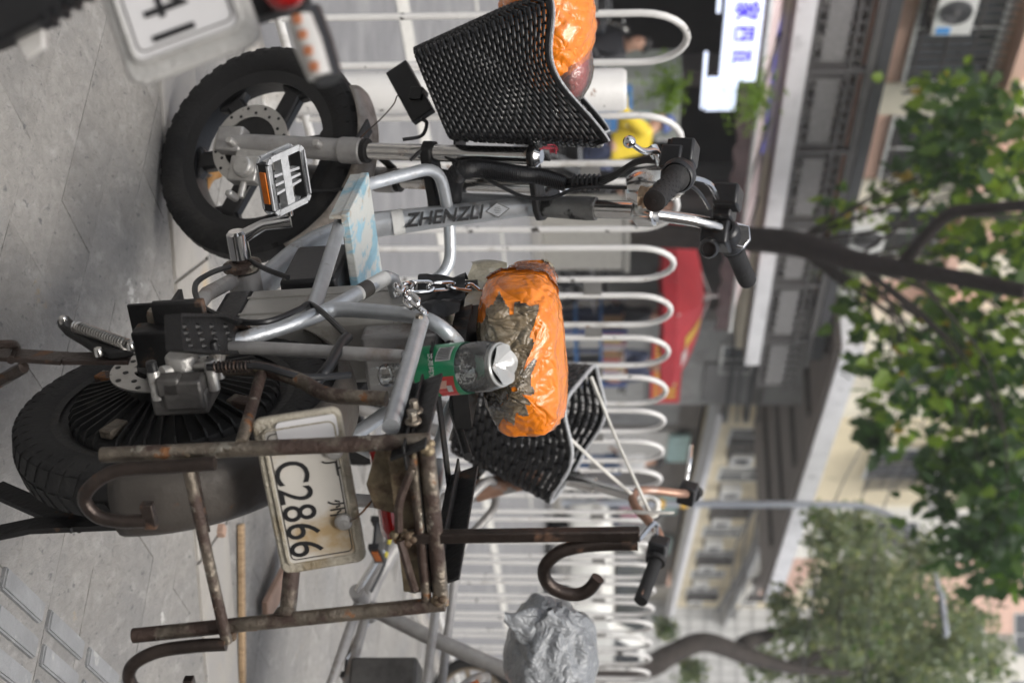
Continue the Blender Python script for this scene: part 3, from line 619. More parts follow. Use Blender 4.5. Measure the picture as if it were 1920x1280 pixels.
for pts in ([S(1180, 352, .07), S(1090, 352, .09), S(1030, 372, .08), S(980, 368, .08), S(930, 345, .09), S(880, 322, .08), S(780, 335, .06), B(700, 345, .1)], [B(770, 300, .1), S(800, 280, .09), S(860, 305, .08)], [S(660, 345, .03), S(730, 335, .05), S(820, 320, .05), S(860, 330, .06)], [S(560, 358, .05), S(640, 355, .04), S(720, 330, .05), S(800, 328, .05)], [S(755, 262, .11), S(790, 255, .1), S(800, 232, .12), S(790, 222, .13)]):
    m = MB(); m.tube(curve(pts, 8), .0034, 8); m.build('brake_cable', 'cable', bike)
# --- side rails of the step-through frame, blue board across them
for sg in (1, -1):
    pts = fillet([V(.735, sg * .015, .604), V(.715, sg * .10, .600), V(.585, sg * .112, .468), V(.10, sg * .10, .492)], .05, 6)
    m = MB(); m.tube(pts, .0108, 14); m.build('side_rail', 'silver', bike, smooth=60)
    # main stay: from the rear dropout up to the seat-tube hoop
    pts = curve([V(-.005, sg * .10, .345), V(.02, sg * .102, .415), V(.09, sg * .10, .50), V(.16, sg * .10, .548), V(.215, sg * .098, .578)], 6) + curve([V(.235, sg * .085, .583), V(.245, sg * .05, .585), V(.246, 0, .585)], 4)
    m = MB(); m.tube(pts, .0108, 14); m.build('main_stay', 'silver', bike, smooth=60)
    m = MB(); m.tube(curve([V(-.01, sg * .105, .31), V(-.025, sg * .11, .42), V(-.07, sg * .108, .62), V(-.075, sg * .107, .642)], 5), .0088, 12); m.build('seat_stay', 'silver_dull', bike)
    m = MB(); m.tube([V(bb[0], sg * .05, bb[2] - .01), V(.25, sg * .075, .30), V(.06, sg * .10, .312), V(0, sg * .105, .312)], .0115, 12); m.build('chain_stay', 'silver_dull', bike)
    m = MB(); m.tube([V(.03, sg * .108, .652), V(-.262, sg * .108, .652)], .0105, 12); m.build('carrier_rail', 'silver', bike)
m = MB(); m.tube(curve([V(.10, .10, .510), B(645, 580, .1), B(745, 588, .1), B(800, 599, .1), B(842, 627, .08), B(870, 668, .02), B(869, 728, -.06), B(845, 768, -.1), V(.02, -.105, .63), V(.10, -.10, .51)], 6), .0105, 14); m.build('seat_hoop', 'silver', bike, smooth=60)
m = MB(); m.tube([V(.246, 0, .33), V(.225, 0, .60), V(.205, 0, .70)], .018, 14); m.build('seat_tube', 'silver', bike)
m = MB(); m.rod(V(bb[0], -.06, bb[2]), V(bb[0], .06, bb[2]), .026, 18); m.build('bottom_bracket', 'silver_dull', bike)
bc = [B(684, 338, .112), B(627, 466, .112), B(690, 527, -.112), B(692, 405, -.112)]
zt = .522; c4 = [V(p[0], y, zt) for p, y in zip([BK.hitz(676, 340, zt), BK.hitz(628, 466, zt), BK.hitz(690, 527, zt), BK.hitz(700, 420, zt)], (.125, .125, -.125, -.125))]
x0, x1 = .605, .40
m = MB(); m.box(((x0 + x1) / 2, 0, .490), (x0 - x1, .265, .014)); m.box(((x0 + x1) / 2, .128, .478), (x0 - x1, .006, .026)); m.build('blue_footboard', 'blue_board', bike, bevel=.002, label='worn blue painted wooden board laid across the side rails')
# --- stickers on the stay and the main tube
p0_, p1_ = V(.155, .10, .545), V(.212, .0985, .5765)
m = MB(); m.tube([p0_, p1_], .0114, 14, caps=False); sk_ = m.build('stay_sticker', 'sticker_white', bike)
m = MB(); m.tube([p0_ + (p1_ - p0_) * .08, p0_ + (p1_ - p0_) * .42], .0117, 14, caps=False); m.build('sticker_print', 'ink_faded', sk_)
m = MB(); m.tube([V(.716, 0, .505), V(.7205, 0, .525)], .0229, 18, caps=False); m.build('tube_band', 'sticker_white', mt)
# --- battery, controller
m = MB(); m.box((.235, .005, .505), (.135, .105, .31)); bt = m.build('battery_case', 'battery_shell', bike, bevel=.010)
m = MB(); m.box((.235, .005, .338), (.137, .107, .05)); m.build('battery_end_cap', 'black_plastic', bt, bevel=.010)
m = MB()
for k in range(2): m.box((.205 + .06 * k, .058, .505), (.006, .004, .30))
m.build('case_rib', 'battery_shell', bt, bevel=.002)
m = MB(); m.box((.155, -.005, .60), (.05, .10, .11)); m.build('controller_box', 'silver_dull', bike, bevel=.006)
m = MB(); m.box((.42, 0, .43), (.15, .10, .09)); m.build('tool_box', 'black_plastic', bike, bevel=.006)
# --- cranks and pedals
for sg in (1, -1):
    ca = V(bb[0], sg * .06, bb[2]); cb = V(bb[0], sg * .105, bb[2])
    m = MB(); m.rod(ca, cb, .010, 14); m.lathe([(.014, .0), (.03, .002), (.03, .01), (.014, .014)], V(bb[0], sg * .063, bb[2]), yv * sg, 28); m.build('crank_axle', 'rust', bike)
    if sg > 0: pe = B(545, 413, .135)
    else: pe = V(2 * bb[0] - B(545, 413, .135)[0], -.135, 2 * bb[2] - B(545, 413, .135)[2])
    m = MB(); m.lathe([(0, .022), (.012, .022), (.016, .018), (.016, -.022), (.0, -.024)], cb, yv * sg, 24); m.tube([cb + V(0, sg * .008, 0), (cb + pe) / 2 + V(0, sg * .012, 0), pe], [.0115, .009, .0115], 12, flat=.7); m.build('crank_arm', 'chrome_clean', bike)
    pa = pe + V(0, sg * .008, 0); m = MB(); m.rod(pa, pa + V(0, sg * .095, 0), .006, 10)
    pc_ = pa + V(0, sg * .058, 0); ex_ = unit(V(.86, 0, .50)); ey_ = V(0, 1, 0); en_ = np.cross(ex_, ey_)
    ped = m.build('pedal', 'chrome', bike)
    m = MB()
    loop = [(-.032, -.042), (.032, -.042), (.038, -.035), (.038, .035), (.032, .042), (-.032, .042), (-.038, .035), (-.038, -.035)]
    for off in (-.010, .010):
        P_ = [pc_ + ex_ * a + ey_ * b + en_ * off for a, b in loop]
        for i in range(8): m.bar(P_[i], P_[(i + 1) % 8], .009, .004, up=en_)
    for b in (-.015, .0, .015): m.bar(pc_ + ex_ * -.04 + ey_ * b, pc_ + ex_ * .04 + ey_ * (b * .6), .004, .014, up=en_)
    m.bar(pc_ + ex_ * 0 + ey_ * -.044, pc_ + ex_ * 0 + ey_ * .044, .016, .016, up=en_)
    m.build('pedal_cage', 'reflector_grey', ped, smooth=0)
    for a in (-1, 1):
        m = MB(); m.box(pc_ + ex_ * a * .036, (.012, .076, .024), np.stack([ex_, ey_, en_], 1)); m.build('pedal_block', 'black_plastic', ped, bevel=.002)
        m = MB(); m.box(pc_ + ex_ * a * .0428, (.003, .05, .012), np.stack([ex_, ey_, en_], 1)); m.build('pedal_reflector', 'amber', ped, bevel=.001)
# --- passenger foot plate
fz = .405; fp = [(-.05, .105), (.07, .105), (.083, .125), (.08, .175), (.062, .2), (-.05, .2)]
fo_ = [BK.hitz(h, u, fz) for h, u in ((315, 592), (318, 655), (395, 662), (437, 662), (457, 640), (455, 622), (432, 603), (400, 592))]
m = MB(); cen = sum(fo_) / len(fo_); poly = [(p[0] - cen[0], p[1] - cen[1]) for p in fo_]; m.prism(poly, cen, V(1, 0, 0), yv, .004)
for i in range(len(poly)):
    a, b_ = fo_[i], fo_[(i + 1) % len(poly)]; m.bar(a + V(0, 0, .006), b_ + V(0, 0, .006), .004, .02)
ftp = m.build('foot_plate', 'black_metal', bike, smooth=0)
m = MB()
for i in range(4):
    for j in range(4):
        a_, b_ = .30 + .14 * i, .2 + .2 * j; p = BK.hitz(340 + 26 * i + 4 * j, 612 + 12 * j, fz); m.lathe([(0, .005), (.002, .0045), (.005, 0)], p + V(0, 0, .002), V(0, 0, 1), 8)
m.build('plate_dimples', 'black_metal', ftp, kind='stuff')
m = MB(); q0 = B(300, 600, .13); m.bar(q0 + V(0, 0, -.04), q0 + V(0, 0, .03), .006, .05, up=yv); m.box(q0 + V(.02, 0, .02), (.05, .05, .006)); m.build('foot_plate_bracket', 'black_metal', bike, bevel=.001)
coil(B(340, 632, .16), B(372, 636, .16), .006, .0016, 9).build('foot_plate_spring', 'steel_spring', bike)
for pts in ([B(430, 500, .09), B(395, 512, .12), B(366, 535, .13), B(380, 575, .13), B(440, 600, .13), B(500, 603, .13), B(560, 580, .12), B(580, 570, .11), B(610, 590, .11), B(653, 632, .11)], [B(455, 482, .07), B(500, 505, .08), B(540, 520, .08)]):
    m = MB(); m.tube(curve(pts, 8), .0042, 8); m.build('motor_cable', 'cable', bike)
m = MB(); m.tube(curve([B(652, 632, .115), B(640, 645, .115), B(615, 690, .11), B(590, 718, .10)], 8), .0075, 10); m.build('cable_sleeve', 'cable', bike)
# --- stands
sp = B(244, 672, .125)
m = MB(); m.bar(sp, B(120, 672, .135), .006, .026, up=(1, 0, 0)); m.bar(B(122, 672, .135), B(-150, 655, .15), .006, .028, up=(1, 0, 0)); m.tube(curve([B(20, 675, .14), B(30, 650, .14), B(10, 645, .16), B(-60, 652, .18)], 6), .006, 8); m.rod(B(45, 688, .13), B(-150, 800, .0), .008, 8)
m.build('stand_leg', 'rust_dark', bike, bevel=.001)
bo = [B(h, u, .137) for h, u in ((252, 660), (205, 668), (180, 660), (150, 640), (120, 622), (108, 608), (116, 598), (132, 600), (150, 618), (200, 640), (240, 645))]
m = MB(); cen = sum(bo) / len(bo); m.prism([(p[0] - cen[0], p[2] - cen[2]) for p in bo], cen, V(1, 0, 0), V(0, 0, 1), .014); m.build('stand_bracket', 'black_metal', bike, bevel=.004)
coil(B(142, 612, .15), B(238, 646, .15), .0065, .0018, 20).build('stand_spring', 'steel_spring', bike)
for h, u in ((120, 606), (186, 666), (246, 654)): m = MB(); m.lathe([(0, .010), (.0045, .010), (.006, .007), (.006, 0)], B(h, u, .142), yv, 12); m.build('stand_bolt', 'chrome', bike)
m = MB(); m.bar(B(150, 985, -.10), B(-10, 915, -.10), .008, .03, up=(1, 0, 0)); m.bar(B(290, 975, -.10), B(60, 985, -.10), .008, .03, up=(1, 0, 0)); m.bar(B(62, 985, -.10), B(-60, 1010, -.12), .008, .03, up=(1, 0, 0)); m.rod(B(140, 975, -.1), B(150, 995, -.12), .004, 8); m.bar(B(-10, 915, -.10), B(-160, 935, -.1), .008, .03, up=(1, 0, 0)); m.build('centre_stand', 'black_metal', bike)
coil(B(205, 982, -.11), B(290, 978, -.11), .006, .0016, 14).build('stand_spring', 'rust', bike)
# --- saddle wrapped in orange tape
def saddle_pt(a, b):
    """a along from tail (0) to nose (1), b around"""
    s_ = .5 - .5 * cos(pi * a); x = .034 + .395 * (.45 * a + .55 * s_); a = (x - .034) / .395
    wk = [.004, .094, .110, .114, .106, .082, .054, .044, .045, .042, .018]
    hk = [.768, .818, .829, .830, .824, .808, .796, .804, .812, .804, .772]
    dk = [.760, .722, .712, .708, .710, .714, .718, .722, .724, .734, .760]
    t = np.linspace(0, 1, 11); wd = np.interp(a, t, wk); top = np.interp(a, t, hk); bot = np.interp(a, t, dk)
    an = 2 * pi * b; cy, sz = cos(an), sin(an); e = .55
    yy = wd * (abs(cy) ** e) * (1 if cy >= 0 else -1); zz = (top + bot) / 2 + (top - bot) / 2 * (abs(sz) ** e) * (1 if sz >= 0 else -1)
    if zz < bot + .012: yy *= .93
    w_ = .0012 * sin(40 * a + 7 * sin(4 * an)) * sin(6 * an + 13 * a) + .0010 * abs(sin(75 * a + 4 * sin(3 * an))) * (abs(cos(5 * an + 9 * a))) + .0016 * abs(sin(19 * a - 5 * an + 2 * sin(9 * a))) ** .5
    return V(x, yy * (1 + w_ * 8), zz + w_ * .8)
m = MB(); m.grid(lambda a, b: saddle_pt(b, a), 160, 130, True)
m.add([saddle_pt(0, k / 24) for k in range(24)], [tuple(range(24))]); m.add([saddle_pt(1, k / 24) for k in range(24)], [tuple(range(24))])
sad = m.build('saddle', 'orange_tape', bike, smooth=70, label='saddle wrapped in shiny wrinkled orange tape, torn at the back')
def saddle_patch(name, mat, cond, off, par, jag=0, n=220, k=190):
    m = MB(); vs = {}; fs = []
    for i in range(n):
        for j in range(k):
            a, b = (j + .5) / k, (i + .5) / n
            if cond(a + .02 * sin(23 * b) * jag + .012 * sin(61 * b) * jag, b + .01 * sin(31 * a) * jag): fs.append((i, j))
    idx = {}; V_ = []
    def vid(i, j):
        key = (i % n, j)
        if key not in idx:
            p = saddle_pt(j / k, (i % n) / n); c = V(p[0], 0, .755); q = unit(p - c + V(-.35 if j < 8 else 0, 0, 0)); idx[key] = len(V_); V_.append(p + q * (off + .0012 * sin(37 * i) * sin(29 * j)))
        return idx[key]
    F_ = [(vid(i, j), vid(i + 1, j), vid(i + 1, j + 1), vid(i, j + 1)) for i, j in fs]
    m.add(V_, F_); o = m.build(name, mat, par, smooth=70); return o
# worn brown film where the tape has torn away on the back and the left flank (b: 0 left, .25 top, .5 right, .75 underneath)
saddle_patch('torn_film', 'brown_tape', lambda a, b: (a < .12 and not (.11 < b < .52 and a > .06)) or (a < .25 + .04 * sin(19 * b) and .60 < b < .985) or (a < .2 and b < .06), .0018, sad, 1)
saddle_patch('clear_wrap', 'clear_film', lambda a, b: .40 < a < .80 and (b < .20 or b > .9), .0035, sad, 1)
m = MB()
fl = [B(h, u, .06) for h, u in ((938, 500), (920, 486), (895, 505), (880, 518), (900, 535), (868, 575), (905, 585), (925, 590), (930, 545))]
m.grid(lambda a, b: (B(950 - 70 * a, 492 + 85 * b, .055) + V(.012 * sin(7 * b + 3 * a), .012 * a * sin(9 * b), .007 * sin(11 * b) * a)), 10, 14); m.build('loose_flap', 'grey_film', sad, smooth=70)
m = MB(); m.grid(lambda a, b: saddle_pt(.80 + .17 * a, .06 + .16 * b) * 1 + V(0, .0, 0) + unit(V(.2, .8, .6)) * (.003 + .002 * sin(17 * a + 9 * b)), 10, 10); m.build('peeled_patch', 'grey_film', sad, smooth=70)
m = MB(); m.tube([V(.205, 0, .66), V(.195, 0, .72)], .0125, 14); m.build('seat_post', 'black_metal', bike)
m = MB(); m.box((.16, 0, .69), (.24, .12, .022)); m.tube([V(.30, .05, .66), V(.12, .07, .665), V(-.02, .07, .70)], .006, 8); m.tube([V(.30, -.05, .66), V(.12, -.07, .665), V(-.02, -.07, .70)], .006, 8); m.build('saddle_pan', 'black_metal', bike)
m = MB(); m.grid(lambda a, b: V(.26 - .14 * a, .075 + .01 * sin(9 * a), .62 + .07 * b) + V(0, .006 * sin(14 * a + 5 * b), 0), 12, 6); m.build('black_cover', 'black_plastic', bike, smooth=70)
# --- rusty welded carrier
cr = .0092
L0, L1, R0, R1 = B(190, 852, .105), B(806, 825, .105), B(250, 1190, -.15), B(832, 1131, -.15)
xr = -.283
def RK(h, u): return BK.hitx(h, u, xr)
L0, L1, R0, R1 = RK(190, 853), RK(806, 826), RK(250, 1191), RK(834, 1131)
m = MB(); m.tube([L0, L1], cr, 14); crr = m.build('carrier_upright', 'rust', bike)
m = MB(); m.tube([R0, R1], cr, 14); m.build('carrier_upright', 'rust', bike)
m = MB(); m.tube([RK(800, 832), RK(828, 1128)], cr, 14); m.tube([RK(772, 835), RK(800, 1125)], .006, 10); m.build('carrier_crossbar', 'rust', bike)
pc4 = [(722, 835), (792, 832), (815, 1120), (755, 1118)]
P_ = [RK(h, u) + V(.012, 0, 0) for h, u in pc4]; m = MB(); cen = sum(P_) / 4; m.prism([(p[1] - cen[1], p[2] - cen[2]) for p in P_], cen, yv, V(0, 0, 1), .005); m.build('carrier_plate', 'rust_plate', bike, bevel=.001)
gp = [(700, 860), (745, 850), (765, 985), (735, 985), (695, 975), (680, 930)]
P_ = [RK(h, u) + V(.028, 0, 0) for h, u in gp]; cen = sum(P_) / len(P_); m = MB(); m.prism([(p[1] - cen[1], p[2] - cen[2]) for p in P_], cen, yv, V(0, 0, 1), .004); m.build('lamp_bracket', 'rust_plate', bike, bevel=.001)
m = MB(); m.tube([RK(358, 853) + V(-.018, 0, 0), RK(432, 1186) + V(-.018, 0, 0)], .0070, 12); m.build('carrier_strut', 'rust', bike)
m = MB(); m.tube([RK(533, 1165) + V(0.02, 0, 0), RK(533, 1075) + V(.06, 0, 0)], .0105, 12); m.tube([RK(533, 1160) + V(.005, 0, 0), RK(533, 1150) + V(.012, 0, 0)], [.016, .0105], 12); m.build('side_spigot', 'rust', bike)
m = MB(); m.tube([B(492, 693, .115), RK(452, 832)], .0072, 12); m.build('carrier_brace', 'rust', bike)
m = MB(); m.tube(curve([B(420, 691, .118), B(490, 692, .116), B(560, 712, .112), B(618, 740, .108), B(725, 747, .106)], 6), .0092, 14); m.build('carrier_stay', 'rust', bike)
hk = lambda pts, r=.0082: MB().tube(curve(pts, 6), r, 12)
hx = V(-.022, 0, 0)
hl = [RK(412, 850) + hx, RK(330, 856) + hx, RK(240, 862) + hx, RK(195, 880) + hx * 1.2, RK(172, 912) + hx * 1.2, RK(195, 944) + hx * 1.2, RK(240, 954) + hx * 1.2, RK(288, 953) + hx * 1.2]
hk(hl).build('carrier_hook', 'rust_dark', bike, smooth=60); MB().box(RK(292, 943) + hx * 1.2, (.012, .032, .014)).build('hook_tip', 'rust_dark', bike, bevel=.001)
hr = [RK(432, 1186) + hx, RK(370, 1190) + hx, RK(305, 1200) + hx, RK(262, 1222) + hx, RK(252, 1250) + hx, RK(275, 1275) + hx, RK(360, 1282) + hx]
hk(hr).build('carrier_hook', 'rust_dark', bike, smooth=60); MB().box(RK(366, 1268) + hx, (.012, .03, .012)).build('hook_tip', 'rust_dark', bike, bevel=.001)
m = MB(); m.bar(RK(762, 1006), RK(1200, 1000), .0135, .0135, up=(1, 0, 0)); m.build('tall_post', 'rust_dark', bike, bevel=.002)
ht = [RK(1196, 1019), RK(1130, 1020), RK(1082, 1025), RK(1045, 1037), RK(1022, 1062), RK(1024, 1088), RK(1048, 1108), RK(1082, 1114), RK(1105, 1104), RK(1121, 1083)]
hk(ht, .0080).build('carrier_hook', 'rust_dark', bike, smooth=60)
m = MB()
for h, u, r in ((360, 853, .017), (798, 832, .016), (826, 1122, .016), (765, 845, .010), (752, 1005, .018), (768, 1000, .015), (432, 1186, .014), (492, 692, .012)):
    p = RK(h, u) if u > 700 else B(h, u, .118)
    for q in range(6): m.sphere(p + V(random.uniform(-.008, .0), random.uniform(-.008, .008), random.uniform(-.008, .008)), r * random.uniform(.22, .42), 8, 6)
m.build('weld_beads', 'rust_plate', bike, kind='stuff')
m = MB(); m.tube(curve([RK(775, 870) + hx * .4, RK(752, 930) + hx * .6, RK(750, 985) + hx * .5], 6), .005, 8); m.tube(curve([RK(752, 1005) + hx * .4, RK(770, 1060) + hx * .6, RK(780, 1095) + hx * .5], 6), .005, 8); m.build('weld_rod', 'rust', bike)
# black side plates of the luggage shelf
m = MB(); a_, b_ = BK.hitz(772, 592, .668), BK.hitz(752, 812, .668); m.bar(V(a_[0], .098, .676), V(b_[0] - .02, .098, .676), .004, .044, up=(0, .35, 1)); m.bar(V(a_[0], .092, .672), V(b_[0] - .02, .092, .672), .03, .003); m.build('shelf_bar', 'black_metal', bike, bevel=.001)
m = MB(); m.bar(V(-.01, -.098, .690), V(-.275, -.098, .690), .004, .044, up=(0, .35, 1)); m.bar(V(-.01, -.092, .685), V(-.275, -.092, .685), .03, .003); m.build('shelf_bar', 'black_metal', bike, bevel=.001)
m = MB(); m.bar(V(-.262, .105, .678), V(-.262, -.115, .678), .03, .003); m.bar(V(-.03, .1, .672), V(-.03, -.1, .672), .03, .003); m.build('shelf_crosspiece', 'black_metal', bike)
for h, u in ((788, 608), (778, 770), (775, 790)):
    p = B(h, u, .108); m = MB(); m.tube([p + .007 * V(cos(a), 0, sin(a)) for a in np.linspace(0, 2 * pi, 14)[:-1]], .003, 8, closed=True); m.rod(p + V(0, -.01, 0), p + V(0, .014, 0), .0055, 6); m.build('shelf_bolt', 'rust', bike)
# number plate in its clear plastic frame
PA = [BK.hitx(h, u, -.245) for h, u in ((633, 764), (676, 1050), (538, 1090), (470, 797))]
PA[0][0] += .02; PA[1][0] += .02
pcn = sum(PA) / 4; pex = unit((PA[1] - PA[0]) + (PA[2] - PA[3])); pn0 = unit(np.cross(pex, (PA[0] - PA[3]) + (PA[1] - PA[2]))); pey = np.cross(pn0, pex)
if np.dot(pn0, V(-1, 0, 0)) < 0: pn0 = -pn0
pw_, ph_ = np.linalg.norm((PA[1] - PA[0] + PA[2] - PA[3]) / 2), np.linalg.norm((PA[0] - PA[3] + PA[1] - PA[2]) / 2)
def rrect(w, h, r, k=5):
    out = []
    for cx, cy, a0 in ((w / 2 - r, h / 2 - r, 0), (-w / 2 + r, h / 2 - r, 90), (-w / 2 + r, -h / 2 + r, 180), (w / 2 - r, -h / 2 + r, 270)):
        for i in range(k + 1): a = radians(a0 + 90 * i / k); out.append((cx + r * cos(a), cy + r * sin(a)))
    return out
def number_plate(par, c, ex_, ey_, nn, w, h, frame_mat, face_mat, rows, ink='ink'):
    m = MB(); m.prism(rrect(w, h, .012), c, ex_, ey_, .010); pl = m.build('number_plate', frame_mat, par, bevel=.003)
    m = MB(); m.prism(rrect(w * .87, h * .80, .008), c + nn * .0056, ex_, ey_, .002); fc = m.build('plate_face', face_mat, pl, smooth=0)
    rim = [c + nn * .0068 + ex_ * a + ey_ * b for a, b in rrect(w * .87, h * .80, .008)]
    m = MB(); m.tube(rim, .0022, 6, closed=True); m.build('plate_lip', frame_mat, pl)
    m = MB(); m.tube([c + nn * .0066 + ex_ * a + ey_ * b for a, b in rrect(w * .81, h * .71, .006)], .0008, 5, closed=True); m.build('plate_border', 'ink_faded', pl)
    for tx, sz, dx, dy, sx in rows: text_obj(tx, sz, ink, pl, c + nn * .0072 + ex_ * dx + ey_ * dy, ex_, ey_, .0005, sx=sx)
    return pl
pl = number_plate(bike, pcn, pex, pey, pn0, pw_, ph_, 'plate_frame', 'plate_white', [('C2866', .057, .017, -.019, .87), ('广', .022, -.030, .028, 1.1), ('州', .022, .024, .026, 1.1)])
for dx, dy in ((-.028 - .026, .036), (.042, .032)):
    m = MB(); m.lathe([(0, .010), (.007, .009), (.0105, .005), (.0105, 0)], pcn + pn0 * .008 + pex * dx + pey * dy, pn0, 20); m.build('plate_bolt', 'alloy', pl)
m = MB(); c_ = pcn + pn0 * .0075 + pex * (-.085) + pey * .0; m.prism(rrect(.03, .07, .006), c_ + pey * .01, pex, pey, .002); m.build('worn_corner', 'plate_clean', pl, smooth=0)
m = MB(); m.tube(curve([pcn + pn0 * .012 + pex * .045 + pey * .035, pcn + pn0 * .018 + pex * .03 + pey * .055, pcn + pex * .02 + pey * .075], 6), .0013, 6); m.build('tie_wire', 'rust', bike)
m = MB(); lc = B(688, 905, 0); m.grid(lambda a, b: V(-.215 - .018 * sin(pi * a), .06 - .12 * b, .612 + .028 * a), 8, 10); tl = m.build('tail_lamp', 'red_lens', bike, smooth=60); sm_ = tl.modifiers.new('s', 'SOLIDIFY'); sm_.thickness = .01

# ------------------------------------------------------------------ plastic bottle stuck neck-down in the shelf
bA = BK.hit(708, 705, .035); bw_ = BK.w(bA); BL = .205; rd = unit(ray(944, 683)); q0_ = np.dot(bw_ - c_pos, rd); bax = c_pos + rd * (q0_ - sqrt(max(0, BL ** 2 - np.sum((bw_ - c_pos - rd * q0_) ** 2)))) - bw_; bax = unit(bax)
bt_ = thing('plastic_bottle', 'empty clear plastic bottle with green label stuck neck-down in the carrier', 'bottle', bw_)
rr = .0325; m = MB(); m.lathe([(.0125, -.005), (.0125, .012), (.0155, .013), (.0155, .016), (.013, .018), (.014, .024), (.022, .042), (.030, .060), (rr, .072), (rr, .078), (rr - .0012, .080), (rr, .082), (rr, .136), (rr - .001, .139), (rr, .142), (rr - .0008, .158), (rr, .162), (rr, BL - .022), (rr - .003, BL - .008), (rr - .007, BL)], (0, 0, 0), bax, 40); m.build('bottle_body', 'pet', bt_)
e_, f_ = perp(bax); m = MB()
def petal(a, b):
    an = 2 * pi * a; r_ = (rr - .007) * (1 - b); return bax * (BL - .012 * b + .005 * (1 - b) * abs(cos(2.5 * an)) - .004 * b * (1 - b)) + r_ * (cos(an) * e_ + sin(an) * f_)
m.grid(petal, 60, 8, True); m.lathe([(rr - .0035, BL - .009), (rr - .006, BL - .001), (rr - .0085, BL - .0035)], (0, 0, 0), bax, 40); m.tube([bax * (BL - .004) + (rr - .0065) * (cos(a) * e_ + sin(a) * f_) for a in np.linspace(0, 2 * pi, 41)[:-1]], .0028, 8, closed=True); m.build('bottle_base', 'pet_base', bt_)
m = MB(); m.lathe([(rr + .0007, .086), (rr + .0007, .152)], (0, 0, 0), bax, 40); lbl = m.build('bottle_label', 'label_back', bt_)
tocam = unit((c_pos - bw_) - np.dot(c_pos - bw_, bax) * bax); sid = np.cross(bax, tocam)
if sid[0] < 0: sid = -sid                      # picture right
def lab_patch(name, mat, a0, a1, t0, t1, off, par, sk=0):
    m = MB(); m.grid(lambda a, b: bax * (t0 + (t1 - t0) * b + sk * a) + (rr + off) * (cos(a0 + (a1 - a0) * a) * tocam + sin(a0 + (a1 - a0) * a) * sid), 14, 2); return m.build(name, mat, par)
lab_patch('label_front', 'label_green', -1.6, 1.6, .0865, .1515, .0012, lbl)
lab_patch('label_red', 'label_red', .25, 1.35, .122, .150, .0018, lbl, -.010)
lab_patch('label_figure', 'label_pink', .40, .75, .124, .138, .0023, lbl, -.006)
lab_patch('label_field', 'sticker_white', -1.0, -.35, .122, .146, .0018, lbl)
m = MB()
for q in range(9): 
    a_ = -.96 + q * .066; m.add([bax * t + (rr + .0024) * (cos(b) * tocam + sin(b) * sid) for t, b in ((.124, a_), (.144, a_), (.144, a_ + .03), (.124, a_ + .03))], [(0, 1, 2, 3)])
m.build('barcode', 'ink', lbl, smooth=0)
text_obj('饮用纯净水', .0085, 'sticker_white', lbl, bax * .116 + tocam * (rr + .0016) + sid * -.002, sid, bax, .0003)
lab_patch('label_box', 'sticker_white', .62, .95, .134, .142, .0024, lbl, -.003)

# ------------------------------------------------------------------ steel chain round the seat post
ch = thing('steel_chain', 'shiny welded steel chain looped round the seat frame under the orange saddle', 'chain', BK)
cpath = curve([B(795, 585, .125), B(768, 560, .125), B(748, 545, .12), B(755, 538, .10), B(790, 540, .09), B(840, 535, .085), B(880, 540, .07), B(905, 560, .05)], 8)
cum = [0]
for a, b in zip(cpath[:-1], cpath[1:]): cum.append(cum[-1] + np.linalg.norm(b - a))
cp_ = lambda t: np.array([np.interp(t, cum, [p[k] for p in cpath]) for k in range(3)])
nl = max(6, int(cum[-1] / .030))
for i in range(nl):
    t0_, t1_ = cum[-1] * i / nl - .004, cum[-1] * (i + 1) / nl + .004; a, b = cp_(max(0, t0_)), cp_(min(cum[-1], t1_)); t = unit(b - a); e, f = perp(t); n_ = (e + f if i % 2 else e - f) / sqrt(2); L_ = np.linalg.norm(b - a) / 2 - .0078; c = (a + b) / 2
    pts = [c + t * (L_ + .0078 * cos(q)) + n_ * .0078 * sin(q) for q in np.linspace(-pi / 2, pi / 2, 7)] + [c - t * (L_ + .0078 * cos(q)) - n_ * .0078 * sin(q) for q in np.linspace(-pi / 2, pi / 2, 7)]
    MB().tube(pts, .0031, 8, closed=True).build('chain_link', 'chrome_clean', ch)

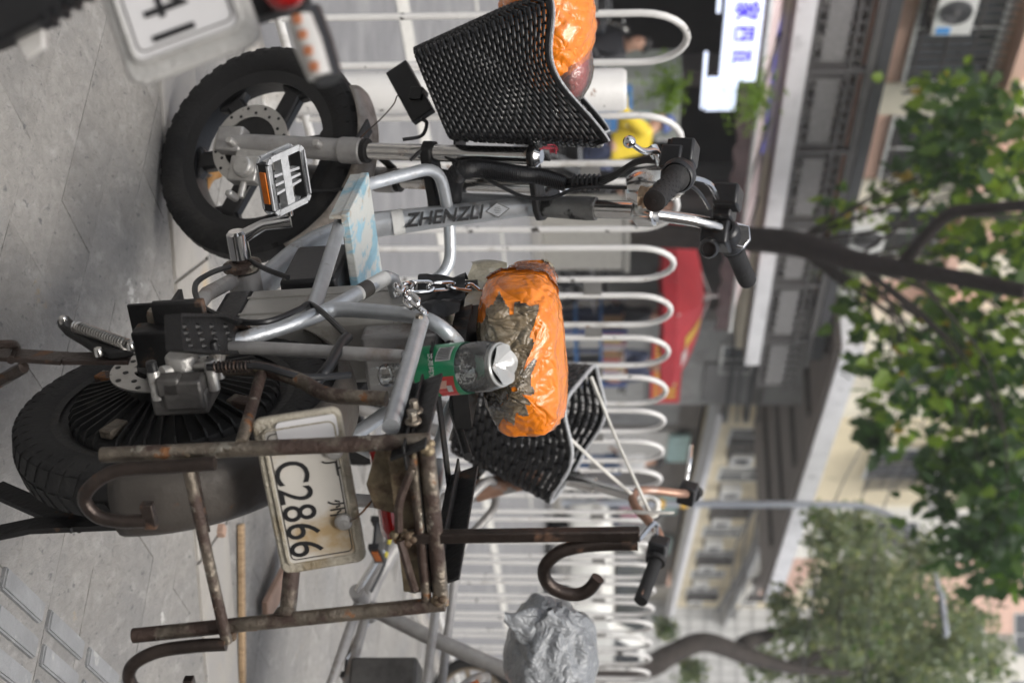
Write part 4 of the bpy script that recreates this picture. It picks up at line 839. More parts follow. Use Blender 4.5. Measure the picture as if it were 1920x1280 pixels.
# ------------------------------------------------------------------ front basket of woven black plastic
YB = .125
BS = Frame(ST.w((.075, 0, 0)), 102, 0)
def SP(h, u, y): return BS.hit(h, u, y)
rb, rf_ = SP(1118, 276, YB * 1.05), SP(1000, -15, YB * 1.15)            # left rim: back and front end
bb_, bf_ = SP(842, 262, YB * .75), SP(772, 92, YB * .75)              # left bottom edge
rbr = SP(1128, 215, -YB * 1.05)
fx = lambda p: V(p[0], 0, p[2])
rimb, rimf, botb, botf = fx(rb), fx(rf_), fx(bb_), fx(bf_)
rimf = rimb + (rimf - rimb) * 1.0
def bask(a, b, off=0.0):
    """a around (0 back-left, .25 front-left, .5 front-right, .75 back-right), b bottom to top"""
    per = [(0., 0), (1., 0)]
    bk_ = botb * (1 - b) + rimb * b; fr_ = botf * (1 - b) + rimf * b; hw = YB * (.78 + .30 * b)
    r = .25; t = (a % 1) * 4; k = int(t); f = t - k
    C4 = [(0, 1), (1, 1), (1, -1), (0, -1)]
    # rounded square path
    def sq(t):
        ang_ = 2 * pi * t / 4 - pi * 3 / 4; c, s_ = cos(ang_), sin(ang_); n_ = 7.0; q = (abs(c) ** n_ + abs(s_) ** n_) ** (-1 / n_); return c * q, s_ * q
    lx, ly = sq(t)                                            # -1..1
    xx = (lx + 1) / 2; yy = -ly
    p = bk_ * (1 - xx) + fr_ * xx
    top = 0.0
    if b > .0: top = b ** 2 * .022 * cos(pi * xx * 2.0) * (1 if abs(yy) > .9 else .2)
    q = V(p[0], yy * (hw + off), p[2]) + unit(rimb - botb) * top
    if off: q += unit(rimf - rimb) * off * (1 if xx > .99 else (-1 if xx < .01 else 0))
    return BK.loc(BS.w(q))
NR, NC = 32, 84
m = MB()
for j in range(NR):
    b0, b1 = (j + .10) / NR, (j + .90) / NR
    for i in range(NC // 2):
        a0 = (2 * i + (j % 2)) / NC; a1 = a0 + 2 / NC; ks = (0, .12, .5, .88, 1); vs = []; 
        for k in ks:
            o_ = .0006 + .0034 * sin(pi * k) ** .6
            for b in (b0, b1): vs.append(bask(a0 + (a1 - a0) * k, b, o_))
        n0_ = len(vs)
        m.add(vs, [(2 * q, 2 * q + 1, 2 * q + 3, 2 * q + 2) for q in range(4)])
wv = m.build('basket_weave', 'basket_plastic', bike, smooth=50, kind='stuff'); sm_ = wv.modifiers.new('s', 'SOLIDIFY'); sm_.thickness = .0022
m = MB()
for i in range(NC):
    a = i / NC; m.tube([bask(a, b, .0) for b in np.linspace(0, 1, 6)], .0026, 5)
m.build('basket_ribs', 'basket_plastic', wv, kind='stuff')
m = MB(); m.tube([bask(k / 96, 1.0, .001) for k in range(96)], .0055, 8, closed=True); m.build('basket_rim', 'basket_plastic', wv)
m = MB(); m.tube([bask(k / 96, 1.0, .001) + SZ * .0058 for k in range(96)], .0022, 6, closed=True); m.build('rim_edge', 'reflector_grey', wv)
m = MB(); vb = [bask(k / 48, 0.01, 0) for k in range(48)]; m.add(vb, [tuple(range(48))]); m.build('basket_floor', 'basket_plastic', wv, smooth=0)
m = MB(); m.bar(SL(XF + .02, .03, .02), SL(XF + .02, .03, -.16), .05, .004, up=SX); m.bar(SL(XF, 0, -.16), SL(XF + .10, 0, -.17), .05, .004, up=SZ); m.build('basket_bracket', 'black_metal', bike)
m = MB(); q = S(1045, 285, .13)
for k in range(5):
    a_ = q + V(random.uniform(-.01, .01), .0, random.uniform(-.012, .012)); m.tube(curve([a_, a_ + V(.01, .006, random.uniform(-.01, .01)), a_ + V(random.uniform(-.01, .012), .008, -.018)], 4), .0016, 6)
m.build('red_string', 'string_red', bike)
# lamp housing under the basket
m = MB(); q = S(772, 172, .06); m.bar(S(745, 128, .06), S(795, 220, .06), .045, .018, up=SY); m.box(S(785, 180, .06), (.025, .03, .025), np.stack([SX, SY, SZ], 1)); m.build('front_reflector', 'black_plastic', bike, bevel=.002)
m = MB(); m.tube(curve([S(755, 186, .07), S(745, 180, .08), S(738, 196, .09), S(715, 222, .09), S(690, 245, .09), S(672, 262, .09)], 6), .0012, 6); m.build('tie_wire', 'rust_dark', bike)
# the orange bundle in the basket
bc_ = BS.w(SP(1045, 62, .02)); bnd = thing('taped_bundle', 'round bundle wrapped in shiny orange plastic sitting in the black basket', 'bundle', bc_)
def wr(d, s=1.0): return .008 * sin(7 * d[0] + 4 * d[2]) * sin(8 * d[1] - 3 * d[2]) + .005 * sin(21 * d[0] + 13 * d[1]) * sin(17 * d[2] + 3) + .004 * abs(sin(13 * d[0] - 19 * d[2] + 6 * d[1]))
def bund(c, R, rows=40, sel=None, off=0):
    def fn(a, b):
        d = V(sin(pi * b) * cos(2 * pi * a), sin(pi * b) * sin(2 * pi * a), cos(pi * b)); return c + d * (R + V(1, 1, 1) * off) * (1 + wr(d) * 3.0)
    return fn
m = MB(); m.grid(bund(V(-.02, 0, -.018), V(.125, .10, .085)), 96, 64, True); m.build('orange_wrap', 'orange_tape', bnd, smooth=75)
rc = BS.w(SP(1072, 148, .03)) - bc_; m = MB(); m.grid(bund(rc + V(-.02, 0, -.012), V(.062, .055, .043)), 60, 40, True); m.build('red_contents', 'red_bundle', bnd, smooth=75)
m = MB(); m.grid(bund(rc + V(-.022, 0, -.010), V(.068, .060, .047), off=.001), 60, 40, True); m.build('clear_wrap', 'clear_film', bnd, smooth=75)
tie = BS.w(SP(1058, 190, .03)) - bc_; m = MB(); m.sphere(tie, (.012, .012, .012), 10, 8); m.grid(lambda a, b: tie + V(.03 * (b - .2) * cos(2 * pi * a) * .5 + .02 * b, .0, .02 * b * sin(2 * pi * a)) + V(0, .006 * sin(8 * a), 0), 12, 4, True); m.build('tied_end', 'clear_film', bnd, smooth=70)
# ------------------------------------------------------------------ the other electric bicycles (same family, plainer)
def ebike(label, fr, paint='silver_dull', group=None, basket=True, steer=50, rim='black_plastic', saddle='black_plastic', tube='copper_paint', grip_m='rubber', detail=True):
    t = thing('electric_bicycle', label, 'electric bicycle', fr, group)
    st = fr.sub((.757, 0, .755), 17.5, steer)
    sl = lambda x, y, z: fr.loc(st.w((x, y, z))); sx, sy, sz = (fr.M.T @ st.M).T
    yv = V(0, 1, 0); n = 12 if detail else 8
    def whl(nm, c, ax):
        e, f = perp(ax); r = .205; w2 = .03
        m = MB(); m.lathe([(r - .055, -w2 * .6), (r - .03, -w2), (r - .008, -w2 * .8), (r, 0), (r - .008, w2 * .8), (r - .03, w2), (r - .055, w2 * .6)], c, ax, 40 if detail else 24); w_ = m.build(nm, 'rubber', t)
        m = MB(); m.lathe([(r - .045, -.022), (r - .06, -.02), (r - .065, 0), (r - .06, .02), (r - .045, .022)], c, ax, 40 if detail else 24); m.build('rim', rim, w_)
        for k in range(6): d = cos(k * pi / 3 + .2) * e + sin(k * pi / 3 + .2) * f; m = MB(); m.bar(c + d * .02, c + d * .145, .022, .018, up=ax); m.build('spoke', rim, w_)
        m = MB(); m.lathe([(0, .04), (.03, .035), (.035, -.035), (0, -.04)], c, ax, 20); m.build('hub', 'motor', w_)
    whl('rear_wheel', V(0, 0, .205), yv); fc = sl(.075, 0, -.575); whl('front_wheel', fc, sy)
    m = MB(); m.tube(curve([V(.758, 0, .755), V(.735, 0, .64), V(.705, 0, .52), V(.62, 0, .39), V(.50, 0, .315), V(.42, 0, .29)], 6), [.019, .024, .027, .027, .025, .025], n + 4); m.build('main_tube', paint, t, smooth=60)
    m = MB(); m.tube([V(.752, 0, .72), V(.733, 0, .62), V(.715, 0, .55)], [.0225, .0262, .0285], n + 4); m.build('tape_wrap', tube, t, smooth=60)
    m = MB(); m.tube([sl(0, 0, -.2), sl(0, 0, .1)], .021, n); m.tube([sl(0, 0, .1), sl(0, 0, .2)], .0145, n); m.build('stem', 'chrome', t)
    for sg in (1, -1):
        m = MB(); m.tube([sl(.065, sg * .07, -.18), sl(.07, sg * .07, -.58)], .016, n); m.build('fork_leg', paint, t)
        m = MB(); m.tube(curve([V(0, sg * .09, .205), V(.10, sg * .09, .44), V(.2, sg * .08, .57), V(.24, 0, .60)], 5), .0125, n); m.build('stay', paint, t, smooth=60)
        m = MB(); m.tube([V(.42, sg * .04, .29), V(0, sg * .09, .205)], .0125, n); m.build('chain_stay', paint, t)
        m = MB(); m.tube(fillet([V(.73, sg * .015, .60), V(.71, sg * .085, .595), V(.60, sg * .095, .50), V(.12, sg * .09, .47)], .05), .011, n); m.build('side_rail', paint, t, smooth=60)
        m = MB(); m.tube([V(.16, sg * .10, .60), V(-.28, sg * .10, .63)], .011, n); m.tube([V(-.2, sg * .1, .625), V(0, sg * .095, .22)], .009, n); m.build('carrier_rail', 'silver', t)
    m = MB(); m.box(sl(.03, 0, -.185), (.11, .18, .02), np.stack([sx, sy, sz], 1)); m.build('fork_crown', 'black_metal', t)
    m = MB(); m.tube([V(.42, 0, .29), V(.34, 0, .45), V(.265, 0, .62), V(.22, 0, .72)], .019, n); m.build('seat_tube', paint, t)
    m = MB(); m.box((.215, 0, .36), (.12, .09, .16)); m.build('battery_case', 'alloy_dark', t, bevel=.008)
    m = MB()
    def sd(a, b):
        x = -.03 + .36 * a; wd = np.interp(a, [0, .15, .4, .6, 1], [.05, .1, .1, .06, .025]); an = 2 * pi * b; return V(x, wd * cos(an), .775 + np.interp(a, [0, .1, .5, 1], [.02, .035, .03, .012]) * sin(an))
    m.grid(lambda a, b: sd(b, a), 24, 20, True); m.add([sd(0, k / 12) for k in range(12)], [tuple(range(12))]); m.add([sd(1, k / 12) for k in range(12)], [tuple(range(12))]); m.build('saddle', saddle, t, smooth=70)
    for nm, c, ax, a0, a1, o_ in (('rear_mudguard', V(0, 0, .205), yv, -5, 150, 1), ('front_mudguard', fc, sy, 40, 150, 0)):
        m = MB(); dx = V(-1, 0, 0) if o_ else sx; dz = V(0, 0, 1) if o_ else sz
        m.grid(lambda a, b: c + (cos(radians(a0 + (a1 - a0) * a)) * dx + sin(radians(a0 + (a1 - a0) * a)) * dz) * (.23 - .01 * (2 * b - 1) ** 2) + ax * (b - .5) * .08, 16, 6); m.build(nm, paint, t, smooth=60)
    bp = [sl(-.09, .30, .315), sl(-.05, .2, .315), sl(-.02, .12, .30), sl(0, .04, .212), sl(0, -.04, .212), sl(-.02, -.12, .30), sl(-.05, -.2, .315), sl(-.09, -.3, .315)]
    m = MB(); m.tube(curve(bp, 5), .0112, n); m.build('handlebar', tube if detail else 'chrome', t, smooth=60)
    for sg in (1, -1):
        a, b = sl(-.098, sg * .305, .315), sl(-.052, sg * .195, .315); m = MB(); m.tube([a, b], .0165, n + 4); m.tube([b, b + unit(b - a) * .012], .024, n + 4); m.build('grip', grip_m, t)
        c = sl(-.035, sg * .16, .31); m = MB(); m.box(c, (.05, .05, .045), np.stack([sx, sy, sz], 1)); m.build('switch_pod', 'black_plastic', t, bevel=.005)
        m = MB(); m.tube(curve([sl(.0, sg * .165, .30), sl(.045, sg * .19, .295), sl(.04, sg * .28, .28)], 5), .006, 8); m.build('brake_lever', 'chrome_clean', t)
    cb = V(.42, 0, .29); m = MB(); m.rod(cb - yv * .09, cb + yv * .09, .018, n); m.build('bottom_bracket', paint, t)
    for sg in (1, -1):
        e = V(.42 + sg * .10, sg * .105, .29 + sg * .06); m = MB(); m.tube([cb + yv * sg * .085, e], .009, 8); m.build('crank_arm', 'chrome', t)
        m = MB(); m.box(e + yv * sg * .06, (.085, .085, .008)); m.box(e + yv * sg * .06 + V(.035, 0, 0), (.014, .09, .026)); m.box(e + yv * sg * .06 - V(.035, 0, 0), (.014, .09, .026)); pd = m.build('pedal', 'black_plastic', t, bevel=.002)
        for q in (-1, 1): m = MB(); m.box(e + yv * sg * .06 + V(.043 * q, 0, 0), (.003, .055, .014)); m.build('pedal_reflector', 'amber', pd)
    if basket:
        def bk_(a, b, off=0):
            an = 2 * pi * a - pi * .75; c, s_ = cos(an), sin(an); q = (abs(c) ** 7 + abs(s_) ** 7) ** (-1 / 7); lx, ly = c * q, s_ * q
            X_ = .125 + lx * (.10 + .045 * b + off); return sl(X_, ly * (.10 + .045 * b + off), -.255 + .30 * b + .02 * b * b * cos(pi * lx))
        m = MB(); NRr, NCc = (18, 40) if detail else (8, 20)
        for j in range(NRr):
            for i in range(NCc // 2):
                a0 = (2 * i + j % 2) / NCc; vs_ = []
                for k in (0, .15, .5, .85, 1):
                    for b in ((j + .1) / NRr, (j + .9) / NRr): vs_.append(bk_(a0 + 2 / NCc * k, b, .004 * sin(pi * k)))
                m.add(vs_, [(2 * q, 2 * q + 1, 2 * q + 3, 2 * q + 2) for q in range(4)])
        wv_ = m.build('basket_weave', 'basket_plastic', t, kind='stuff'); q_ = wv_.modifiers.new('s', 'SOLIDIFY'); q_.thickness = .002
        m = MB(); m.tube([bk_(k / 64, 1.0) for k in range(64)], .005, 6, closed=True); m.build('basket_rim', 'reflector_grey', wv_)
        m = MB()
        for i in range(NCc): m.tube([bk_(i / NCc, b) for b in (0, .5, 1)], .0026, 4)
        m.build('basket_ribs', 'basket_plastic', wv_, kind='stuff'); m = MB(); m.add([bk_(k / 32, 0) for k in range(32)], [tuple(range(32))]); m.build('basket_floor', 'basket_plastic', wv_, smooth=0)
    m = MB(); m.bar(V(.03, .11, .19), V(-.02, .20, .0), .012, .012); m.build('stand_leg', 'black_metal', t)
    return t, sl, st
K2 = Frame((1.01, 3.34, 0), 60, 3)
b2, sl2, st2 = ebike('grey electric bicycle with copper tape and a white string tied to its black basket', K2, 'silver_dull', 'other parked electric bicycles', steer=50)
for a, b in (((1108, 706), (1185, 868)), ((1040, 795), (1190, 940))):
    m = MB(); pa, pb = K2.loc(st2.w(st2.hit(*a, 0.0 if a[0] > 1100 else .13))), sl2(-.01, .05 if a[0] > 1100 else .0, .26 if a[0] > 1100 else .22)
    m.tube(curve([pa, (pa + pb) / 2 + V(0, 0, -.004), pb], 6), [.0052, .004, .0052], 6); m.build('white_string', 'string_white', b2)
m = MB(); kp = sl2(-.005, .03, .25)
for q in range(4): m.tube([kp + (.02 + .002 * q) * V(cos(a), .4 * sin(a + q), sin(a)) for a in np.linspace(0, 2 * pi, 14)[:-1]], .003, 6, closed=True)
m.tube(curve([kp, kp + V(-.03, .04, -.03), kp + V(-.035, .05, .06), kp + V(-.02, .03, -.06)], 5), .0028, 6); m.build('string_knot', 'string_white', b2)
m = MB(); m.tube(curve([V(.66, .04, .43), V(.58, .06, .36), V(.50, .055, .345), V(.43, .06, .32)], 6), .0045, 8); hc = m.build('brake_hose', 'cable_grey', b2)
m = MB(); m.tube([V(.575, .062, .357), V(.55, .061, .353)], .0052, 8); m.tube([V(.53, .060, .349), V(.515, .059, .347)], .0052, 8); m.build('hose_mark', 'yellow_mark', hc)
m = MB(); m.tube([V(.19, .104, .60), V(.12, .105, .48)], .0135, 12); m.build('orange_band', 'orange_sticker', b2)
# grey plastic bag tied over its saddle
bgp = at(1035, 1232, 3.15); bag = thing('plastic_bag', 'crumpled silver grey plastic bag tied over a bicycle saddle', 'bag', bgp)
def bagf(a, b):
    d = V(sin(pi * b) * cos(2 * pi * a), sin(pi * b) * sin(2 * pi * a), cos(pi * b)); kx = unit(V(-.62, -.45, .25)); tt = np.dot(d, kx); ra = d - kx * tt; ph = atan2(np.dot(ra, np.cross(kx, V(0, 1, 0))), np.dot(ra, V(0, 1, 0) - kx * kx[1])); am = max(0, .35 + tt)
    f_ = 1 + am * (.07 * abs(sin(3.5 * ph + 2 * tt)) + .05 * abs(sin(6.5 * ph - 3 * tt + 1)) - .05) + .05 * sin(4 * d[0] + 5 * d[2]) * sin(4 * d[1] + 2) + .02 * abs(sin(9 * d[2] - 7 * d[0] + 4 * d[1])) + .10 * max(0, tt - .8) / .2
    return V(.125, .12, .100) * d * f_ + V(0, 0, -.02) * (1 - abs(d[2]))
m = MB(); m.grid(bagf, 80, 56, True); m.build('bag_body', 'bag_grey', bag, smooth=50)
for k, (p, q) in enumerate((((1030, 1190), (945, 1152)), ((1040, 1200), (1030, 1140)))):
    pa, pb = at(*p, 3.06) - bgp, at(*q, 3.04) - bgp; mid = (pa + pb) / 2; nn = np.cross(unit(pb - pa), V(0, 1, 0)); m = MB()
    m.grid(lambda a, b: pa + (pb - pa) * a + nn * (.030 + .010 * sin(5 * a)) * (.35 + sin(pi * min(1, a * .8 + .1))) * cos(2 * pi * b) * .8 + V(0, .020, 0) * sin(2 * pi * b) + .004 * V(sin(9 * a), sin(11 * b), cos(7 * a * b)), 20, 24); m.build('bag_handle', 'bag_grey', bag, smooth=50)
# a bicycle with a dull gold wheel by the railing farther along
K4 = Frame((2.70, 7.02, 0), 92, 2)
ebike('electric bicycle with dull gold wheels parked by the railing farther along', K4, 'silver_dull', 'other parked electric bicycles', False, 5, 'gold_rim')

# ------------------------------------------------------------------ the scooter at the left, only its tail in the picture
PZ = 1.075
cR = (at(250, 170, PZ) + at(497, 79, PZ)) / 2; eyp = unit(at(497, 79, PZ) - at(250, 170, PZ)); exp_ = unit(V(1, 0, 0) - eyp * eyp[0]); nnp = np.cross(exp_, eyp)
if nnp[1] > 0: nnp = -nnp
hgt = np.linalg.norm(at(497, 79, PZ) - at(250, 170, PZ)); cP = cR - exp_ * .118
sc = thing('electric_scooter', 'black electric scooter tail with number plate ending in 41', 'electric scooter', (cP[0], cP[1] + .25, 0))
off = V(cP[0], cP[1] + .25, 0); cL = cP - off
def at_(h, u, z_=PZ): return at(h, u, z_) - off
pl2 = number_plate(sc, cL, exp_, eyp, nnp, .236, hgt, 'plate_frame_grey', 'plate_clean', [('41', .049, .0775, -.010, .98)])
m = MB(); mg = [at_(h, u, PZ + .02) for h, u in ((-120, 130), (0, 88), (20, 80), (85, 48), (100, 32), (130, 10), (165, -12), (330, -110), (330, -400), (-120, -400))]; mc = at_(0, 0, PZ + .02); m.prism([(p[0] - mc[0], p[2] - mc[2]) for p in mg], mc, V(1, 0, 0), ez, .03); m.build('rear_mudguard', 'black_plastic', sc, bevel=.004)
m = MB(); m.bar(at_(430, -20, PZ + .02), at_(560, -60, PZ + .03), .06, .02, up=(0, 1, 0)); m.build('plate_bracket', 'black_metal', sc)
m = MB()
for k in range(5): m.box(at_(95 + 22 * k, 34 - 16 * k, PZ + .015), (.010, .02, .005), np.stack([exp_, nnp, eyp], 1))
m.build('mudguard_ribs', 'black_plastic', sc, kind='stuff')
m = MB(); m.prism([(-.02, -.012), (.014, -.008), (.010, .010), (-.012, .016)], at_(58, 78, PZ + .03), exp_, eyp, .012); m.build('side_reflector', 'clear_lens', sc, bevel=.002)
ia, ib = at_(556, 18, PZ - .02), at_(603, 150, PZ - .02); iax = unit(ib - ia); iup = np.cross(iax, V(0, 1, 0)); iup = unit(iup) * (1 if np.cross(iax, V(0, 1, 0))[2] > 0 else -1)
m = MB(); m.tube([ia + iup * .004 + V(0, .012, 0), (ia + ib) / 2 + iup * .004 + V(0, .012, 0), ib + iup * .004 + V(0, .01, 0)], [.0155, .016, .013], 14, flat=.8); ind = m.build('turn_signal', 'black_plastic', sc)
m = MB(); m.tube([ia + V(0, -.002, 0) + iax * .008, (ia + ib) / 2 + V(0, -.004, 0), ib + V(0, -.002, 0) - iax * .002], [.011, .012, .010], 14, flat=.9); m.build('signal_lens', 'clear_lens', ind)
for k in range(4): m = MB(); m.box(ia + (ib - ia) * (.2 + .22 * k) + V(0, -.0145, 0), (.007, .004, .007)); m.build('led', 'led_amber', ind, bevel=.001)
m = MB(); m.sphere(at_(532, -18, PZ), (.016, .02, .016), 20, 12); m.build('tail_lamp', 'red_lens', sc)
m = MB(); m.lathe([(.13, -.04), (.19, -.045), (.215, -.03), (.22, 0), (.215, .03), (.19, .045), (.13, .04)], V(-.36, .22, .225), V(1, .15, .1), 40); m.build('rear_wheel', 'rubber', sc)
m = MB(); m.lathe([(0, .03), (.05, .03), (.135, .02), (.135, -.02), (0, -.03)], V(-.36, .22, .225), V(1, .15, .1), 32); m.build('hub_motor', 'motor', sc)
m = MB(); m.sphere((-.50, .55, .62), (.17, .42, .13), 24, 14); m.sphere((-.49, .35, .78), (.14, .30, .06), 24, 12); m.build('tail_body', 'black_plastic', sc, smooth=60)
# ------------------------------------------------------------------ across the street
FS = Frame((0, 0, 0)); FS.o = FB.copy(); FS.M = np.stack([e1, e2, ez], 1)
SM = np.stack([e1, e2, ez], 1)
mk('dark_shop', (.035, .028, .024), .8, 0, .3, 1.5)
mk('shop_brown', (.11, .065, .035), .7, 0, .3, 2)
mk('concrete', (.30, .30, .295), .85, 0, .12, 1.2, .3, 14, [((.22, .215, .21), 2.0, .52, .15), ((.40, .40, .40), 3.5, .60, .12)])
mk('concrete_dark', (.17, .155, .145), .85, 0, .15, 2)
mk('slab_white', (.70, .70, .72), .8, 0, .10, 2, .2, 20, [((.42, .42, .43), 3, .58, .12)])
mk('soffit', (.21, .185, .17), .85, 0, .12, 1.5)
mk('pink_wall', (.64, .42, .33), .85, 0, .07, 1.0, .15, 20, [((.44, .29, .23), 1.6, .62, .12)])
mk('cream_wall', (.70, .65, .53), .85, 0, .07, 1.0, .15, 20, [((.45, .42, .35), 2.0, .62, .12)])
mk('yellow_wall', (.62, .54, .38), .85, 0, .08, 1.0, .15, 20, [((.38, .33, .22), 1.6, .60, .12)])
mk('white_wall', (.66, .64, .58), .85, 0, .05, 1.0)
mk('tile_wall', (.42, .42, .41), .6, 0, .08, 1.0)
mk('awning_cloth', (.62, .50, .50), .75, 0, .10, 1.5, 0, 20, [((.42, .35, .35), 3, .55, .1)])
mk('awning_brown', (.11, .075, .075), .8, 0, .2, 6)
mk('rail_grey', (.12, .115, .115), .5, .3, .2, 4)
mk('rail_panel', (.21, .205, .205), .7, .1, .3, 30, .4, 60)
mk('window_glass', (.05, .055, .06), .12, 0, .3, 2)
mk('grille', (.07, .062, .058), .6, .4, .2, 6)
mk('frame_white', (.6, .6, .58), .5)
mk('ac_white', (.62, .62, .60), .5, 0, .05, 3)
mk('ac_dark', (.06, .06, .065), .5)
mk('sticker_blue', (.07, .28, .62), .5)
mk('neon_blue', (.12, .12, .5), .5, emit=((.15, .15, .9), .5))
mk('lit_sign', (.75, .80, .95), .5, 0, .02, 2, emit=((.72, .80, 1.0), .75))
mk('sign_blue', (.06, .03, .75), .5, emit=((.08, .04, .9), .45))
mk('red_cloth', (.62, .045, .06), .7, 0, .12, 2)
mk('red_pale', (.72, .16, .17), .7, 0, .12, 2)
mk('print_yellow', (.80, .48, .06), .6)
mk('print_white', (.75, .6, .58), .6)
mk('lamp_pole', (.44, .47, .53), .4, .4, .06, 3)
mk('bark', (.022, .016, .013), .9, 0, .35, 12, .8, 30)
mk('bark_far', (.035, .028, .024), .9, 0, .35, 8, .8, 30)
mk('planter', (.36, .345, .31), .85, 0, .2, 30, .3, 60)
for nm, c in (('leaf_dark', (.022, .058, .010)), ('leaf_mid', (.06, .12, .014)), ('leaf_light', (.15, .24, .02)), ('leaf_yellow', (.30, .22, .02)), ('leaf_far', (.16, .20, .125)), ('leaf_far2', (.23, .26, .14))):  # far leaf colours are paled to stand in for haze
    m_ = mk(nm, c, .5, 0, .3, 2.0, rnd=.1); p_ = m_.node_tree.nodes['Principled BSDF']
    tr = m_.node_tree.nodes.new('ShaderNodeBsdfTranslucent'); tr.inputs[0].default_value = (c[0] * 1.5, c[1] * 1.5, c[2], 1); mx = m_.node_tree.nodes.new('ShaderNodeMixShader'); mx.inputs[0].default_value = .55
    L_ = m_.node_tree.links; out = [x for x in m_.node_tree.nodes if x.type == 'OUTPUT_MATERIAL'][0]; L_.new(p_.outputs[0], mx.inputs[1]); L_.new(tr.outputs[0], mx.inputs[2]); L_.new(mx.outputs[0], out.inputs[0])
for nm, c in (('cloth_black', (.02, .02, .024)), ('cloth_yellow', (.68, .50, .03)), ('cloth_navy', (.035, .045, .09)), ('cloth_grey', (.25, .25, .27)), ('cloth_pink', (.5, .2, .28)), ('cloth_white', (.6, .6, .6)), ('cloth_denim', (.08, .13, .24)), ('skin', (.46, .27, .19)), ('hair', (.012, .010, .010)), ('blue_panel', (.06, .18, .40)), ('cabinet', (.36, .38, .34)), ('cyan_label', (.42, .62, .62)), ('box_brown', (.35, .24, .13)), ('box_red', (.5, .08, .07)), ('box_white', (.62, .60, .57)), ('box_yellow', (.6, .45, .12)), ('box_blue', (.08, .12, .3)), ('box_pink', (.55, .35, .38)), ('car_white', (.72, .72, .68)), ('car_red', (.4, .05, .05)), ('orange_wood', (.42, .19, .06))):
    mk(nm, c, .6, 0, .15, 3)
MAT['car_white'].node_tree.nodes['Principled BSDF'].inputs['Coat Weight'].default_value = .6
def fb(m, s0, s1, n0, n1, z0, z1, fr=None):      # box in street coordinates
    fr = fr or FS; return m.box(fr.w(((s0 + s1) / 2, (n0 + n1) / 2, (z0 + z1) / 2)), (abs(s1 - s0), abs(n1 - n0), abs(z1 - z0)), fr.M)
def part(par, nm, mat, boxes, fr=None, bevel=0, smooth=0, kind=None):
    m = MB()
    for b in boxes: fb(m, *b, fr=fr)
    return m.build(nm, mat, par, smooth=smooth, bevel=bevel, kind=kind)
def window(par, s0, s1, z0, z1, n, fr=None, grille=True, fmat='frame_white', depth=.12):
    w_ = part(par, 'window', 'window_glass', [(s0, s1, n - .01, n + .06, z0, z1)], fr)
    part(w_, 'window_frame', fmat, [(s0 - .06, s1 + .06, n - .05, n + .02, z1, z1 + .06), (s0 - .06, s1 + .06, n - .05, n + .02, z0 - .06, z0), (s0 - .06, s0, n - .05, n + .02, z0, z1), (s1, s1 + .06, n - .05, n + .02, z0, z1), ((s0 + s1) / 2 - .025, (s0 + s1) / 2 + .025, n - .045, n - .012, z0, z1)], fr)
    if grille:
        k = max(4, int((s1 - s0) / .14)); kz = max(3, int((z1 - z0) / .30))
        part(w_, 'window_grille', 'grille', [(s0 + (s1 - s0) * i / k - .012, s0 + (s1 - s0) * i / k + .012, n - .30, n - .275, z0 - .08, z1 + .08) for i in range(k + 1)] + [(s0, s1, n - .305, n - .27, z0 + (z1 - z0) * j / kz - .012, z0 + (z1 - z0) * j / kz + .012) for j in range(kz + 1)] + [(s0, s0 + .02, n - .28, n - .06, z0, z0 + .02), (s1 - .02, s1, n - .28, n - .06, z0, z0 + .02), (s0, s0 + .02, n - .28, n - .06, z1 - .02, z1), (s1 - .02, s1, n - .28, n - .06, z1 - .02, z1)], fr)
    return w_
def aircon(par_label, s, n, z, fr=None, sz=.8, sticker=True, group='air conditioner units on the facades'):
    fr = fr or FS; o = fr.w((s, n, z)); t = thing('air_conditioner', par_label, 'air conditioner', o, group); f0 = Frame((0, 0, 0)); f0.o = V(0, 0, 0); f0.M = fr.M
    part(t, 'housing', 'ac_white', [(-sz / 2, sz / 2, -.3, 0, 0, sz * .68)], f0, bevel=.015)
    m = MB(); m.lathe([(0, .02), (sz * .27, .02), (sz * .28, .0)], f0.w((-.06 * sz, -.3, sz * .34)), -fr.M[:, 1], 28); m.build('fan_guard', 'ac_dark', t)
    m = MB()
    for r in (.08, .14, .2, .26): m.tube([f0.w((-.06 * sz + r * sz * cos(a), -.325, sz * .34 + r * sz * sin(a))) for a in np.linspace(0, 2 * pi, 25)[:-1]], .006, 5, closed=True)
    m.lathe([(0, .012), (.05 * sz, .008), (.06 * sz, 0)], f0.w((-.06 * sz, -.325, sz * .34)), -fr.M[:, 1], 16)
    m.build('fan_rings', 'rail_grey', t, kind='stuff')
    if sticker: part(t, 'energy_sticker', 'sticker_blue', [(sz * .30, sz * .46, -.306, -.3, .06, .24)], f0)
    for q in (-.38, .38): part(t, 'bracket', 'grille', [(sz * q - .02, sz * q + .02, -.32, .02, -.05, 0)], f0)
    return t
NF = 11.6
ORD = ('first', 'second', 'third', 'fourth', 'fifth', 'sixth', 'seventh', 'eighth', 'ninth', 'tenth', 'eleventh', 'twelfth', 'thirteenth', 'fourteenth')
